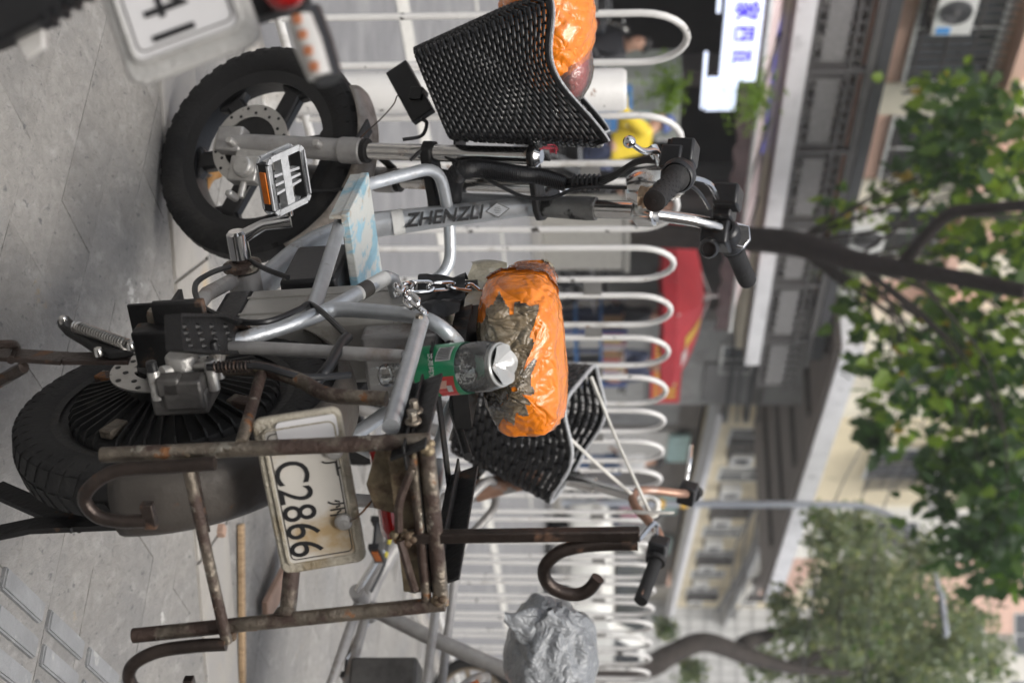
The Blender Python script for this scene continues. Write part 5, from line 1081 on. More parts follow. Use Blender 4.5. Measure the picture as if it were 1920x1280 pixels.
# --- the shop house with the balcony
A = thing('shop_house', 'pink and cream shop house with a dark balcony railing over a striped awning', 'building', FS.w((12, NF, 0)) * 0)
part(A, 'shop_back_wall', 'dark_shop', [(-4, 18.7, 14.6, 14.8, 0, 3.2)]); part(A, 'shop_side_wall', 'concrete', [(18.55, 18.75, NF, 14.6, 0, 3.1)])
for s in (9.3, 12.6, 15.4, 18.55): part(A, 'column', 'shop_brown' if s < 12 else 'concrete_dark', [(s - .16, s + .16, NF - .3, NF, 0, 3.08)])
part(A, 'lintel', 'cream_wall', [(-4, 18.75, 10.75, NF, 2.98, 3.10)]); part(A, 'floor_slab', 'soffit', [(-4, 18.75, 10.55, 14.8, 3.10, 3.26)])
part(A, 'slab_edge', 'slab_white', [(-4, 18.8, 10.45, 10.55, 3.12, 3.36)]); part(A, 'neon_line', 'neon_blue', [(6, 13.5, 10.70, 10.74, 2.94, 2.98)])
m = MB()
for i in range(57):
    s0, s1 = -4 + i * .4, -4 + (i + 1) * .4; m.add([FS.w((s0, 9.6, 2.66)), FS.w((s1, 9.6, 2.66)), FS.w((s1, 10.75, 2.98)), FS.w((s0, 10.75, 2.98))], [(0, 1, 2, 3)]) if s1 < 16.4 else None
aw = m.build('awning', 'awning_cloth', A, smooth=0); q_ = aw.modifiers.new('s', 'SOLIDIFY'); q_.thickness = .02
m = MB(); m.grid(lambda a, b: FS.w((-4 + 20.3 * a, 9.58 + .02 * sin(200 * a), 2.64 - (.20 + .025 * sin(240 * a)) * b)), 260, 2); m.build('awning_valance', 'awning_brown', aw, smooth=60)
for i in range(12): s = -2.5 + i * 1.7; m = MB(); m.tube([FS.w((s, 9.62, 2.69)), FS.w((s + .05, 10.75, 3.01))], .022, 6); m.build('awning_rib', 'rail_grey', aw) if s < 16 else None
m = MB(); m.tube([FS.w((-4, 9.6, 2.67)), FS.w((16.4, 9.6, 2.67))], .03, 8); m.build('awning_bar', 'frame_white', aw)
m = MB(); m.tube([FS.w((-4, 10.68, 2.93)), FS.w((16.4, 10.68, 2.93))], .035, 8); m.build('downpipe', 'concrete_dark', A)
for i in range(14):
    s = -3 + i * 1.62
    if s > 18.2: continue
    r_ = part(A, 'railing_bay', 'rail_panel', [(s + .16, s + 1.46, 10.50, 10.53, 3.52, 3.82)])
    part(r_, 'bay_frame', 'rail_grey', [(s + .03, s + 1.59, 10.47, 10.53, 3.38, 3.42), (s + .03, s + 1.59, 10.47, 10.53, 3.88, 3.92), (s + .12, s + .16, 10.48, 10.53, 3.42, 3.88), (s + 1.46, s + 1.50, 10.48, 10.53, 3.42, 3.88), (s + .03, s + 1.59, 10.485, 10.525, 4.0, 4.03)] + [(s + .3 + .22 * k, s + .33 + .22 * k, 10.48, 10.53, 3.82, 4.03) for k in range(6)] + [(s + .3 + .22 * k, s + .33 + .22 * k, 10.48, 10.53, 3.40, 3.52) for k in range(6)])
    part(A, 'railing_post', 'rail_grey', [(s - .05, s + .03, 10.45, 10.54, 3.36, 4.10)])
part(A, 'top_rail', 'rail_grey', [(-4, 18.75, 10.44, 10.54, 4.10, 4.20)]); part(A, 'cable_tray', 'ac_dark', [(-4, 18.75, 10.52, 10.66, 4.24, 4.40)])
part(A, 'balcony_clutter', 'concrete', [(8.9 + .7 * k, 9.2 + .7 * k, 10.9, 11.2, 3.3, 3.7 + .25 * random.random()) for k in range(13)], kind='stuff')
part(A, 'balcony_wall', 'concrete_dark', [(-4, 18.75, NF + .5, NF + .6, 3.26, 4.4)])
part(A, 'upper_wall', 'pink_wall', [(-4, 18.75, NF, NF + .5, 4.4, 11)])
for s in (10.35, 13.05, 15.2, 17.2): part(A, 'pilaster', 'cream_wall', [(s - (.12 if s < 11 else .02), s + (.35 if s < 11 else .62), NF - .06, NF - .005, 4.4, 11)])
part(A, 'string_course', 'pink_wall', [(-4, 18.75, NF - .35, NF - .003, 6.25, 6.42)])
for s0, s1 in ((8.2, 10.1), (10.95, 12.95), (13.8, 15.1), (15.95, 17.1)):
    window(A, s0, s1, 4.95, 6.02, NF); window(A, s0, s1, 7.4, 8.6, NF, grille=False)
m = MB()
for k in range(7):
    z = 4.24 + .025 * k; m.tube(curve([FS.w((-4 + i * 2.3, 10.75 + .05 * sin(k + i), z + .05 * sin(1.7 * i + k))) for i in range(11)], 5), .014 + .006 * (k % 3), 6)
m.build('wire_bundle', 'ac_dark', A, kind='stuff')
aircon('white air conditioner unit with a blue sticker below the barred window', 11.35, NF - .1, 5.02, sz=.75)
aircon('white air conditioner unit on the cream end of the shop house', 16.3, NF - .1, 4.6, sticker=False)
tag(A, group=None)
# sign boards
sg = thing('lit_sign', 'glowing white sign box with blue characters hung under the awning', 'sign', FS.w((9.9, 9.3, 2.0)))
f0 = Frame((0, 0, 0)); f0.o = V(0, 0, 0); f0.M = FS.M
part(sg, 'light_box', 'lit_sign', [(-2.6, .55, 0, .12, .14, .56)], f0, bevel=.01); part(sg, 'light_box', 'lit_sign', [(.58, 1.10, .03, .12, .0, .36)], f0, bevel=.01); part(sg, 'lower_tube', 'lit_sign', [(-2.6, -.6, -.02, .02, .04, .08), (.05, 1.0, -.02, .02, -.06, -.02)], f0)
for k, tx in enumerate('家四百'): text_obj(tx, .30 - .03 * k, 'sign_blue', sg, f0.w((-.62 + .36 * k, -.012, .36)), e1, ez, .008, bold=.004)
# hanging greenery by the sign
def fronds(label, c, n_, L_, spread, down=.2):
    t = thing('hanging_plant', label, 'plant', c, 'plants by the lit sign'); m = MB()
    for k in range(n_):
        d = unit(V(random.gauss(0, 1), random.gauss(0, .8), random.gauss(down, .7))) * L_ * random.uniform(.4, 1); 
        for j in range(9):
            p = d * (j + 1) / 9 + V(0, 0, -.12 * ((j + 1) / 9) ** 2 * L_ * 2); a = unit(V(random.gauss(0, 1), random.gauss(0, 1), random.gauss(-.3, .6))) * random.uniform(.07, .13); b = unit(np.cross(a, V(random.random(), random.random(), random.random()))) * .014; m.add([p, p + a * .5 + b, p + a, p + a * .5 - b], [(0, 1, 2, 3)])
    m.build('foliage', 'leaf_light', t, smooth=0); m = MB()
    for k in range(8): d = unit(V(random.gauss(0, 1), random.gauss(0, .8), random.gauss(down, .6))) * L_ * .8; m.tube([V(0, 0, 0), d * .5, d + V(0, 0, -.1)], .006, 5)
    m.build('stems', 'leaf_mid', t); return t
fronds('feathery green plant leaning over the awning edge beside the lit sign', FS.w((10.6, 9.2, 2.6)), 60, .55, .5, .2)
fronds('feathery green plant growing below the lit sign', FS.w((10.25, 9.0, 1.55)), 60, .5, .5, .1)
# --- grey wall with banner, overhanging slab of the next building
CY = 27.0; D2 = radians(CY); g1 = V(sin(D2), cos(D2), 0); g2 = V(-cos(D2), sin(D2), 0)
FG = Frame((0, 0, 0)); FG.o = V(*at(1571, 653, 24.0)); FG.o[2] = 0; FG.M = np.stack([g1, g2, ez], 1)
Bd = thing('corner_building', 'cream building with a deep overhanging slab above a grey concrete wall', 'building', (0, 0, 0))
part(Bd, 'street_wall', 'concrete', [(18.78, 22.2, NF, NF + .3, 0, 4.6)]); part(Bd, 'wall_band', 'concrete_dark', [(19.2, 22.1, NF - .04, NF - .003, 3.55, 3.75)])
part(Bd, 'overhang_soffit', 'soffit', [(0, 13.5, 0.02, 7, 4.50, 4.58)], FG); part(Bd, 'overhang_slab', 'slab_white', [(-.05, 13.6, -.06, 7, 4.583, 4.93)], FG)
part(Bd, 'upper_wall', 'cream_wall', [(1.0, 13.4, 1.0, 7, 4.94, 16)], FG); part(Bd, 'wall_strip', 'yellow_wall', [(5.0, 9.6, .96, .997, 4.94, 16)], FG); part(Bd, 'wall_strip', 'white_wall', [(9.9, 13.3, .96, .997, 4.94, 16)], FG)
for k in range(5): part(Bd, 'soffit_rib', 'concrete_dark', [(.8 + 2.4 * k, 1.0 + 2.4 * k, .3, 6.9, 4.40, 4.497)], FG)
for s0, z0 in ((2.0, 6.0), (6.4, 6.2), (10.6, 6.6), (2.0, 9.4), (6.4, 9.4), (10.6, 9.4)): window(Bd, s0, s0 + 1.5, z0, z0 + 1.2, 1.0 if s0 < 5 else .96, FG, grille=(z0 < 9))
part(Bd, 'window_hood', 'slab_white', [(5.9, 8.2, .2, .95, 7.5, 7.56)], FG)
m = MB()
for k in range(6): m.tube(curve([FS.w((18.7 + i * 1.2, NF - .12, 3.0 + .13 * k + .05 * sin(i + 2 * k))) for i in range(4)] + [FG.w((5 + 3 * i, 5.5, 3.3 + .16 * k + .1 * sin(i * 2 + k))) for i in range(4)], 4), .022, 6)
m.build('wire_bundle', 'ac_dark', Bd, kind='stuff')
part(Bd, 'back_wall', 'concrete_dark', [(.5, 13, 6.6, 6.8, 2.4, 4.4)], FG)
part(Bd, 'shutter', 'rail_panel', [(20.6, 22.0, NF - .05, NF - .003, 2.6, 3.3)])
window(Bd, 20.0, 20.9, 2.9, 3.4, NF, grille=False)
bn = thing('banner', 'red cloth banner with two rows of yellow print on the grey wall', 'banner', FS.w((20.9, NF - .06, 1.6)))
part(bn, 'banner_cloth', 'red_cloth', [(-1.1, 1.1, -.012, .0, 0, .56)], f0)
for row in range(2):
    for k in range(9 if row else 14): w_ = .17 if row else .11; s = -.98 + k * (1.96 / (9 if row else 14)); part(bn, 'yellow_print', 'print_yellow', [(s, s + w_ * .8, -.017, -.013, (.20 if row else .06), (.48 if row else .15))], f0)
# --- red market parasol
um = thing('market_parasol', 'square red market parasol with yellow and white print', 'parasol', FS.w((14.45, 8.95, 0)))
hw_ = .92
m = MB(); apex = V(0, 0, 2.16)
Cc = [f0.w(c) for c in ((-hw_, -hw_, 1.74), (hw_, -hw_, 1.74), (hw_, hw_, 1.74), (-hw_, hw_, 1.74))]
for k in range(4):
    m = MB(); a, b = Cc[k], Cc[(k + 1) % 4]; m.grid(lambda u_, v_: (a + (b - a) * u_) * (1 - v_) + apex * v_ + V(0, 0, .10 * sin(pi * v_)), 10, 8); m.build('canopy_panel', 'red_cloth' if k in (0, 3) else 'red_pale', um, smooth=60)
    m = MB(); m.grid(lambda u_, v_: a + (b - a) * u_ + V(0, 0, -.18 * v_ - .01 * sin(20 * u_)), 24, 1); m.build('valance', 'red_cloth', um, smooth=60)
m = MB(); m.tube([V(0, 0, 0), V(0, 0, 2.35)], .025, 10); m.build('pole', 'frame_white', um)
for k in range(4): m = MB(); m.tube([V(0, 0, 2.25), Cc[k]], .012, 6); m.build('rib', 'frame_white', um)
a, b = Cc[0], Cc[1]; nrm = unit(np.cross(b - a, apex - a)); 
if nrm[2] < 0: nrm = -nrm
m = MB(); pp = lambda u_, v_: (a + (b - a) * u_) * (1 - v_) + apex * v_ + V(0, 0, .10 * sin(pi * v_)) + nrm * .012
m.grid(lambda x, y: pp(.42 + .2 * x, .18 + .4 * y), 6, 6); m.build('yellow_print', 'print_yellow', um); m = MB(); m.grid(lambda x, y: pp(.64 + .22 * x, .12 + .12 * y), 6, 4); m.build('white_print', 'print_white', um)
# --- yellow apartment house farther along, pink block, tiled wall and the houses behind
c0, c1 = at(1330, 790, 38.0), at(1255, 1130, 65.0); FY = Frame((0, 0, 0)); FY.o = V(c0[0], c0[1], 0); h1 = unit(V(c1[0] - c0[0], c1[1] - c0[1], 0)); FY.M = np.stack([h1, V(-h1[1], h1[0], 0), ez], 1)
Cb = thing('apartment_house', 'yellow apartment house with barred windows and air conditioners above shops', 'building', (0, 0, 0))
part(Cb, 'wall', 'yellow_wall', [(-4, 30, .0, 6, 3.45, 12)], FY); part(Cb, 'shop_front', 'concrete_dark', [(-4, 30, 1.0, 6, 0, 3.3)], FY); part(Cb, 'eave', 'slab_white', [(-4, 30, -1.0, 0.05, 3.28, 3.42)], FY); part(Cb, 'eave', 'concrete', [(-4, 30, -.8, -.003, 5.75, 5.9)], FY)
for k in range(9): part(Cb, 'shop_shutter', ('cabinet', 'concrete', 'box_white', 'concrete_dark')[k % 4], [(-3 + 3.6 * k, -.2 + 3.6 * k, .9, .997, .1, 2.7)], FY)
for k in range(4): part(Cb, 'shop_fascia', 'cyan_label', [(-3 + 7.2 * k, -.2 + 7.2 * k, .75, .86, 2.5, 3.1)], FY)
for k in range(7):
    s = .6 + 4.0 * k; window(Cb, s, s + 1.5, 4.0, 5.2, 0, FY, k % 2 == 0); window(Cb, s, s + 1.6, 6.4, 7.8, 0, FY, True); window(Cb, s, s + 1.6, 9.0, 10.3, 0, FY, False)
    aircon(ORD[k] + ' air conditioner from the grey overhang, lower row on the yellow house', s + 2.3, -.02, 4.1, FY, .9, False, 'air conditioners on the yellow house, lower row'); aircon(ORD[k] + ' air conditioner from the grey overhang, upper row on the yellow house', s + 2.3, -.02, 6.4, FY, .9, False, 'air conditioners on the yellow house, upper row')
m = MB()
for k in range(7): m.tube(curve([FY.w((-4 + 4.5 * i, -.5 - .06 * k, 5.3 + .09 * k + .25 * sin(i * 1.3 + k))) for i in range(8)], 4), .035, 6)
m.build('wire_bundle', 'ac_dark', Cb, kind='stuff')
for k in range(4): part(Cb, 'parapet', 'white_wall', [(2 + 6.5 * k, 6 + 6.5 * k, -.55, -.05, 6.0, 6.3)], FY)
pk = thing('pink_block', 'pink upper storey jutting out above the yellow house, grey underneath', 'building', (0, 0, 0)); FP = Frame((0, 0, 0)); FP.o = at(1483, 965, 44.0); FP.o[2] = 0; FP.M = FY.M
zb = at(1497, 975, 44.0)[2]
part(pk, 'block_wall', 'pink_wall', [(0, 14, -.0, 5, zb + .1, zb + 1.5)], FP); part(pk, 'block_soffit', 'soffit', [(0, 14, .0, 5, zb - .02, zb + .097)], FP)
tw = thing('tiled_building', 'grey tiled end wall standing behind the dark tree trunk', 'building', (0, 0, 0)); ta, tb_ = at(1200, 1125, 66.0), at(1200, 1290, 66.0)
m = MB(); m.box(((ta[0] + tb_[0]) / 2, 68, 5.0), (tb_[0] - ta[0], 4, 10)); m.build('wall', 'tile_wall', tw, smooth=0)
m = MB()
for k in range(14): m.box(((ta[0] + tb_[0]) / 2, 65.985, .8 + .7 * k), (tb_[0] - ta[0], .04, .05))
for k in range(8): m.box((ta[0] + (tb_[0] - ta[0]) * (k + .5) / 8, 65.985, 5), (.05, .03, 10))
m.build('tile_joint', 'concrete', tw, smooth=0, kind='stuff')
FBk = Frame((0, 0, 0)); FBk.o = V(-6, 78, 0); FBk.M = np.eye(3)
Bk = thing('tower_block', 'pale pink and cream block of flats rising behind the trees', 'building', (0, 0, 0))
part(Bk, 'wall', 'cream_wall', [(0, 17, 0, 10, 0, 34)], FBk); part(Bk, 'wall', 'pink_wall', [(17.05, 21, -1, 10, 0, 34)], FBk); part(Bk, 'wall', 'white_wall', [(21.05, 44, 0, 10, 0, 34)], FBk)
for i in range(11):
    for j in range(8): window(Bk, 1.5 + 3.7 * i, 3.6 + 3.7 * i, 5.5 + 3.2 * j, 7.1 + 3.2 * j, -1.0 if 17 < 1.5 + 3.7 * i < 21 else 0, FBk, False)
# --- street lamp
lo = FS.w((20.25, 8.55, 0)); lp = thing('street_lamp', 'tall pale grey street lamp with a curved arm over the road', 'street lamp', lo)
m = MB(); arm = [V(0, 0, 0), V(0, 0, 3), V(0, 0, 4.7)] + [V(0, 0, 4.9) - e2 * x + ez * z for x, z in ((.05, .35), (.25, .75), (.65, 1.08), (1.15, 1.27), (1.6, 1.33))]; m.tube(curve(arm, 6), [.062, .06, .055, .045, .04, .035], 14); m.build('pole', 'lamp_pole', lp, smooth=60)
he = V(0, 0, 6.25) - e2 * 1.95; m = MB(); m.box(he, (.17, .75, .08), SM); hd = m.build('lamp_head', 'lamp_pole', lp, bevel=.02); m = MB(); m.box(he - ez * .043, (.13, .5, .012), SM); m.build('lamp_glass', 'ac_dark', hd)
for z in (1.66, 2.05): m = MB(); m.lathe([(.080, 0), (.080, .12)], V(0, 0, z), ez, 14); m.build('yellow_band', 'print_yellow', lp)
# --- trees
def leaf_mesh(m, p, size, d, nrm):
    d = unit(d); s_ = unit(np.cross(d, nrm)); n_ = np.cross(s_, d); L_ = size; W = size * .42
    pts = [p, p + d * L_ * .25 + s_ * W * .9 + n_ * L_ * .06, p + d * L_ * .5 + s_ * W * .55, p + d * L_ * .62 + s_ * W * .7 + n_ * L_ * .05, p + d * L_ + n_ * -L_ * .08, p + d * L_ * .62 - s_ * W * .7 + n_ * L_ * .05, p + d * L_ * .5 - s_ * W * .55, p + d * L_ * .25 - s_ * W * .9 + n_ * L_ * .06]
    m.add(pts, [(0, 1, 2), (0, 2, 4), (2, 3, 4), (0, 4, 6), (4, 5, 6), (0, 6, 7)])
TB = FS.w((12.55, 8.62, 0)); t1 = thing('street_tree', 'dark leaning street tree with large leaves beside the red parasol', 'tree', TB)
T_ = lambda h, u, d: at(h, u, d) - TB
D1 = TB[1]
trunk = [V(0, 0, .0), T_(1100, 437, D1), T_(1340, 446, D1), T_(1480, 455, D1 - .6), T_(1600, 488, D1 - 1.8), T_(1700, 505, D1 - 3), T_(1800, 522, D1 - 3.8), T_(1930, 548, D1 - 4.6)]
m = MB(); m.tube(curve(trunk, 6), [.19, .17, .155, .165, .125, .10, .085, .075], 14); m.build('trunk', 'bark', t1, smooth=60)
br = [T_(1690, 500, D1 - 2.9), T_(1720, 462, D1 - 3.2), T_(1780, 402, D1 - 3.6), T_(1840, 392, D1 - 4), T_(1930, 384, D1 - 4.4)]
m = MB(); m.tube(curve(br, 6), [.085, .07, .068, .06, .055], 12); m.build('limb', 'bark', t1, smooth=60)
blobs = [(1760, 190, 60), (1800, 260, 75), (1850, 300, 80), (1830, 210, 60), (1730, 330, 40), (1570, 400, 42), (1690, 390, 45), (1880, 430, 90), (1800, 470, 70), (1760, 560, 50), (1640, 600, 50), (1610, 570, 30), (1700, 640, 60), (1780, 650, 80), (1860, 600, 80), (1665, 690, 50), (1700, 760, 60), (1650, 800, 35), (1660, 830, 20), (1800, 740, 90), (1880, 700, 90), (1850, 820, 90), (1790, 880, 60), (1900, 900, 90), (1830, 960, 80), (1880, 1000, 80), (1860, 1050, 60), (1900, 1090, 35), (1900, 330, 80), (1900, 190, 60), (1900, 520, 70), (2000, 400, 150), (2000, 700, 160), (2010, 950, 120)]
lm = {'leaf_dark': MB(), 'leaf_mid': MB(), 'leaf_light': MB(), 'leaf_yellow': MB()}; tw_ = MB()
for h, u, r in blobs:
    dep = D1 - random.uniform(-1.5, 2.2); c = at(h, u, dep) - TB; R_ = r / F_PX * dep
    src = min(trunk[3:] + br, key=lambda q: np.linalg.norm(q - c)); d_ = np.linalg.norm(src - c); tw_.tube(curve([src, src + (c - src) * .35 + V(random.uniform(-.2, .2), 0, .15 * d_), src + (c - src) * .7 + V(random.uniform(-.15, .15), 0, .12 * d_), c], 4), [.022, .015, .010, .005], 6)
    dark = (u > 760 or (200 < u < 290 and 1780 < h < 1900))  # dark and bright clumps of backlit leaves are painted in by leaf colour
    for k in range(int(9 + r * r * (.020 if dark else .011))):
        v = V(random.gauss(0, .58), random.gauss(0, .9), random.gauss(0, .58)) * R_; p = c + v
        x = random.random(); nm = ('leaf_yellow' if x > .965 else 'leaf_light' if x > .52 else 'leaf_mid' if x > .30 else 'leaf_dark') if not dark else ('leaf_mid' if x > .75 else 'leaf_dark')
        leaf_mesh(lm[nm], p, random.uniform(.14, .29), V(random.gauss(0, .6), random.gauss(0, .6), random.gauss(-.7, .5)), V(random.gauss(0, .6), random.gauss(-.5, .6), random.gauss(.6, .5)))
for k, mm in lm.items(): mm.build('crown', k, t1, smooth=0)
tw_.build('twigs', 'bark', t1, smooth=60)
pt = thing('tree_planter', 'speckled concrete planter wall at the foot of the leaning tree', 'planter', FS.w((12.5, 8.62, 0)))
m = MB(); m.box((0, 0, .52), (.95, .5, 1.04), SM); m.build('planter_wall', 'planter', pt, bevel=.02); m = MB(); m.box((0, 0, 1.07), (1.0, .55, .06), SM); m.build('coping', 'planter', pt, bevel=.01)
T2B = at(1240, 1262, 23.0); T2B[2] = 0; t2 = thing('roadside_tree', 'broad roadside tree with a bent dark trunk and fine grey green foliage', 'tree', T2B); U_ = lambda h, u, d: at(h, u, d) - T2B
tr2 = [V(0, 0, 0), U_(1200, 1252, 23), U_(1260, 1225, 23.2), U_(1320, 1203, 23.5), U_(1400, 1228, 24), U_(1480, 1250, 24.5), U_(1600, 1262, 25)]
m = MB(); m.tube(curve(tr2, 6), [.22, .19, .17, .16, .145, .10, .06], 14); m.build('trunk', 'bark_far', t2, smooth=60)
m = MB(); m.tube(curve([U_(1395, 1222, 24), U_(1405, 1200, 24.3), U_(1520, 1170, 25.5), U_(1620, 1110, 26.5)], 5), [.16, .13, .08, .04], 10); m.tube(curve([U_(1480, 1250, 24.5), U_(1540, 1225, 25.5), U_(1660, 1180, 26.5)], 5), [.12, .08, .04], 10); m.build('limb', 'bark_far', t2, smooth=60)
lf = {'leaf_far': MB(), 'leaf_far2': MB(), 'leaf_mid': MB()}
for h, u, r in [(1560, 1010, 55), (1620, 1000, 50), (1560, 1090, 60), (1640, 1070, 90), (1720, 1120, 90), (1600, 1160, 90), (1680, 1200, 110), (1780, 1220, 90), (1560, 1240, 90), (1500, 1180, 45), (1470, 1130, 35), (1850, 1240, 60), (1700, 1270, 120), (1600, 980, 40), (1540, 970, 30), (1430, 1240, 40), (1640, 1150, 90), (1740, 1040, 50), (1820, 1160, 50), (1700, 1340, 140), (1560, 1330, 110), (1300, 1260, 35), (1250, 1180, 25)]:
    dep = random.uniform(24, 29); c = U_(h, u, dep); R_ = r / F_PX * dep
    for k in range(int(70 + r * r * .10)):
        v = unit(V(random.gauss(0, 1), random.gauss(0, 1), random.gauss(0, 1))) * R_ * random.uniform(.15, 1.1); x = random.random(); p = c + v; sz = random.uniform(.09, .16)
        leaf_mesh(lf['leaf_far2' if x > .7 else 'leaf_mid' if x > .64 else 'leaf_far'], p, sz, V(random.gauss(0, .7), random.gauss(0, .7), random.gauss(-.4, .6)), V(random.gauss(0, .6), random.gauss(-.4, .6), random.gauss(.6, .5)))
for k, mm in lf.items(): mm.build('crown', k, t2, smooth=0)
sh = thing('balcony_shrub', 'dark green creeper hanging beside the grey pipes under the tree limb', 'shrub', FS.w((17.0, NF - .3, 4.7))); m = MB()
for k in range(900):
    v = unit(V(random.gauss(0, 1), random.gauss(0, 1), random.gauss(0, 1))) * random.uniform(.2, 1) * V(.75, .4, .75); leaf_mesh(m, v, random.uniform(.06, .11), V(random.gauss(0, .7), random.gauss(0, .7), -.5), V(random.gauss(0, .6), -.6, .6))
m.build('foliage', 'leaf_far', sh, smooth=0)
# overhead wires
ow = thing('overhead_wire', 'thin dark overhead wires strung past the street lamp', 'wires', (0, 0, 0)); m = MB()
for k in range(3): a, b = at(1500 + 60 * k, 1290, 22), at(1700 + 40 * k, 700, 30); m = MB(); m.tube(curve([a, (a + b) / 2 + V(0, 0, -.5), b], 8), .014, 6); m.build('wire', 'ac_dark', ow)
# ------------------------------------------------------------------ people, vehicles and goods across the street
def skin_body(name, joints, edges, mat, par, sub=2):
    me = bpy.data.meshes.new(name); me.from_pydata([tuple(map(float, j[0])) for j in joints], edges, []); me.materials.append(MAT[mat])
    o = bpy.data.objects.new(name, me); COL.objects.link(o); o.parent = par
    sk = o.modifiers.new('skin', 'SKIN'); o.modifiers.new('sub', 'SUBSURF').levels = sub; o.modifiers['sub'].render_levels = sub; sk.use_smooth_shade = True
    if not me.skin_vertices: bpy.context.view_layer.update()
    for i, j in enumerate(joints): me.skin_vertices[0].data[i].radius = (j[1], j[2] if len(j) > 2 else j[1]); me.skin_vertices[0].data[i].use_root = (i == 0)
    return o
def person(label, pos, yaw, top, bottom, pose='stand', group='people across the street', hat=None):
    fr = Frame(pos, yaw); t = thing('person', label, 'person', fr, group)
    if pose == 'stand': P_ = dict(hip=(0, 0, .92), chest=(.02, 0, 1.30), neck=(.02, 0, 1.46), head=(.04, 0, 1.60), kL=(.04, .10, .50), fL=(0, .11, .06), tL=(.14, .12, .04), kR=(.0, -.10, .50), fR=(-.05, -.11, .06), tR=(.09, -.12, .04), eL=(-.02, .24, 1.12), hL=(.14, .22, .92), eR=(.02, -.24, 1.12), hR=(.20, -.16, 1.02))
    elif pose == 'sit': P_ = dict(hip=(0, 0, .50), chest=(.04, 0, .88), neck=(.06, 0, 1.04), head=(.09, 0, 1.18), kL=(.42, .12, .50), fL=(.40, .12, .08), tL=(.54, .13, .05), kR=(.42, -.12, .50), fR=(.38, -.12, .08), tR=(.52, -.13, .05), eL=(.08, .24, .70), hL=(.32, .14, .60), eR=(.08, -.24, .70), hR=(.32, -.12, .62))
    else: P_ = dict(hip=(0, 0, .78), chest=(.16, 0, 1.12), neck=(.24, 0, 1.26), head=(.31, 0, 1.37), kL=(.36, .14, .62), fL=(.28, .14, .24), tL=(.42, .15, .20), kR=(.36, -.14, .62), fR=(.28, -.14, .24), tR=(.42, -.15, .20), eL=(.34, .27, .98), hL=(.58, .27, 1.0), eR=(.34, -.27, .98), hR=(.58, -.27, 1.0))
    g_ = {k: V(*v) for k, v in P_.items()}; spine = (g_['hip'] + g_['chest']) / 2; up = unit(g_['neck'] - g_['chest']); fw_ = V(1, 0, 0)
    shL, shR = g_['chest'] + V(0, .17, .10), g_['chest'] + V(0, -.17, .10); hpL, hpR = g_['hip'] + V(0, .10, -.03), g_['hip'] + V(0, -.10, -.03)
    J = [(g_['hip'], .12, .14), (spine, .11, .13), (g_['chest'], .12, .155), (g_['neck'], .055), (g_['head'] - up * .04, .07, .075), (g_['head'] + up * .06, .088, .08), (g_['head'] + up * .12, .055, .05), (g_['head'] + fw_ * .06 - up * .02, .035), (shL, .07), (g_['eL'], .047), (g_['hL'], .032), (shR, .07), (g_['eR'], .047), (g_['hR'], .032), (hpL, .09), (g_['kL'], .062), (g_['fL'], .045), (g_['tL'], .035), (hpR, .09), (g_['kR'], .062), (g_['fR'], .045), (g_['tR'], .035)]
    E_ = [(0, 1), (1, 2), (2, 3), (3, 4), (4, 5), (5, 6), (4, 7), (2, 8), (8, 9), (9, 10), (2, 11), (11, 12), (12, 13), (0, 14), (14, 15), (15, 16), (16, 17), (0, 18), (18, 19), (19, 20), (20, 21)]
    for hk, ek in ((10, 'L'), (13, 'R')):
        d = unit(g_['h' + ek] - g_['e' + ek]); sd = unit(np.cross(d, V(0, 0, 1)))
        for q, (o_, L_) in enumerate(((-.026, .075), (-.009, .09), (.009, .085), (.026, .07), (.04, .045))):
            J.append((g_['h' + ek] + d * .05 + sd * o_, .011)); J.append((g_['h' + ek] + d * (.05 + L_ * .7) + sd * o_ * 1.1 + V(0, 0, -.02), .0085)); E_ += [(hk, len(J) - 2), (len(J) - 2, len(J) - 1)]
    skin_body('body', J, E_, 'skin', t, 1)
    skin_body('jacket', [(g_['hip'] + V(0, 0, -.02), .145, .165), (spine, .135, .155), (g_['chest'], .145, .18), (g_['neck'] - up * .05, .085), (shL, .088), (g_['eL'], .064), (g_['hL'] - unit(g_['hL'] - g_['eL']) * .05, .052), (shR, .088), (g_['eR'], .064), (g_['hR'] - unit(g_['hR'] - g_['eR']) * .05, .052)], [(0, 1), (1, 2), (2, 3), (2, 4), (4, 5), (5, 6), (2, 7), (7, 8), (8, 9)], top, t, 2)
    skin_body('trousers', [(g_['hip'], .135, .15), (hpL, .105), (g_['kL'], .078), (g_['fL'] + V(0, 0, .03), .062), (hpR, .105), (g_['kR'], .078), (g_['fR'] + V(0, 0, .03), .062)], [(0, 1), (1, 2), (2, 3), (0, 4), (4, 5), (5, 6)], bottom, t, 2)
    hc = g_['head'] + up * .06
    m = MB(); m.grid(lambda a, b: hc + V(-.012, 0, .012) + (V(.098, .088, .105) * V(cos(2 * pi * a) * sin(pi * b * .58), sin(2 * pi * a) * sin(pi * b * .58), cos(pi * b * .58))) - V(.03, 0, 0) * (b > .7), 20, 9, True); m.build('hair' if not hat else 'helmet', 'hair' if not hat else hat, t, smooth=70)
    for sg in (1, -1):
        m = MB(); m.sphere(g_['head'] + V(.0, sg * .085, .03), (.015, .01, .028), 8, 6); m.build('ear', 'skin', t); m = MB(); m.sphere(g_['head'] + V(.085, sg * .03, .055), .009, 8, 6); m.build('eye', 'ink', t)
        m = MB(); k = 'L' if sg > 0 else 'R'; m.sphere(g_['t' + k] - V(.05, 0, -.0), (.13, .05, .05), 14, 8); m.build('shoe', 'cloth_black', t)
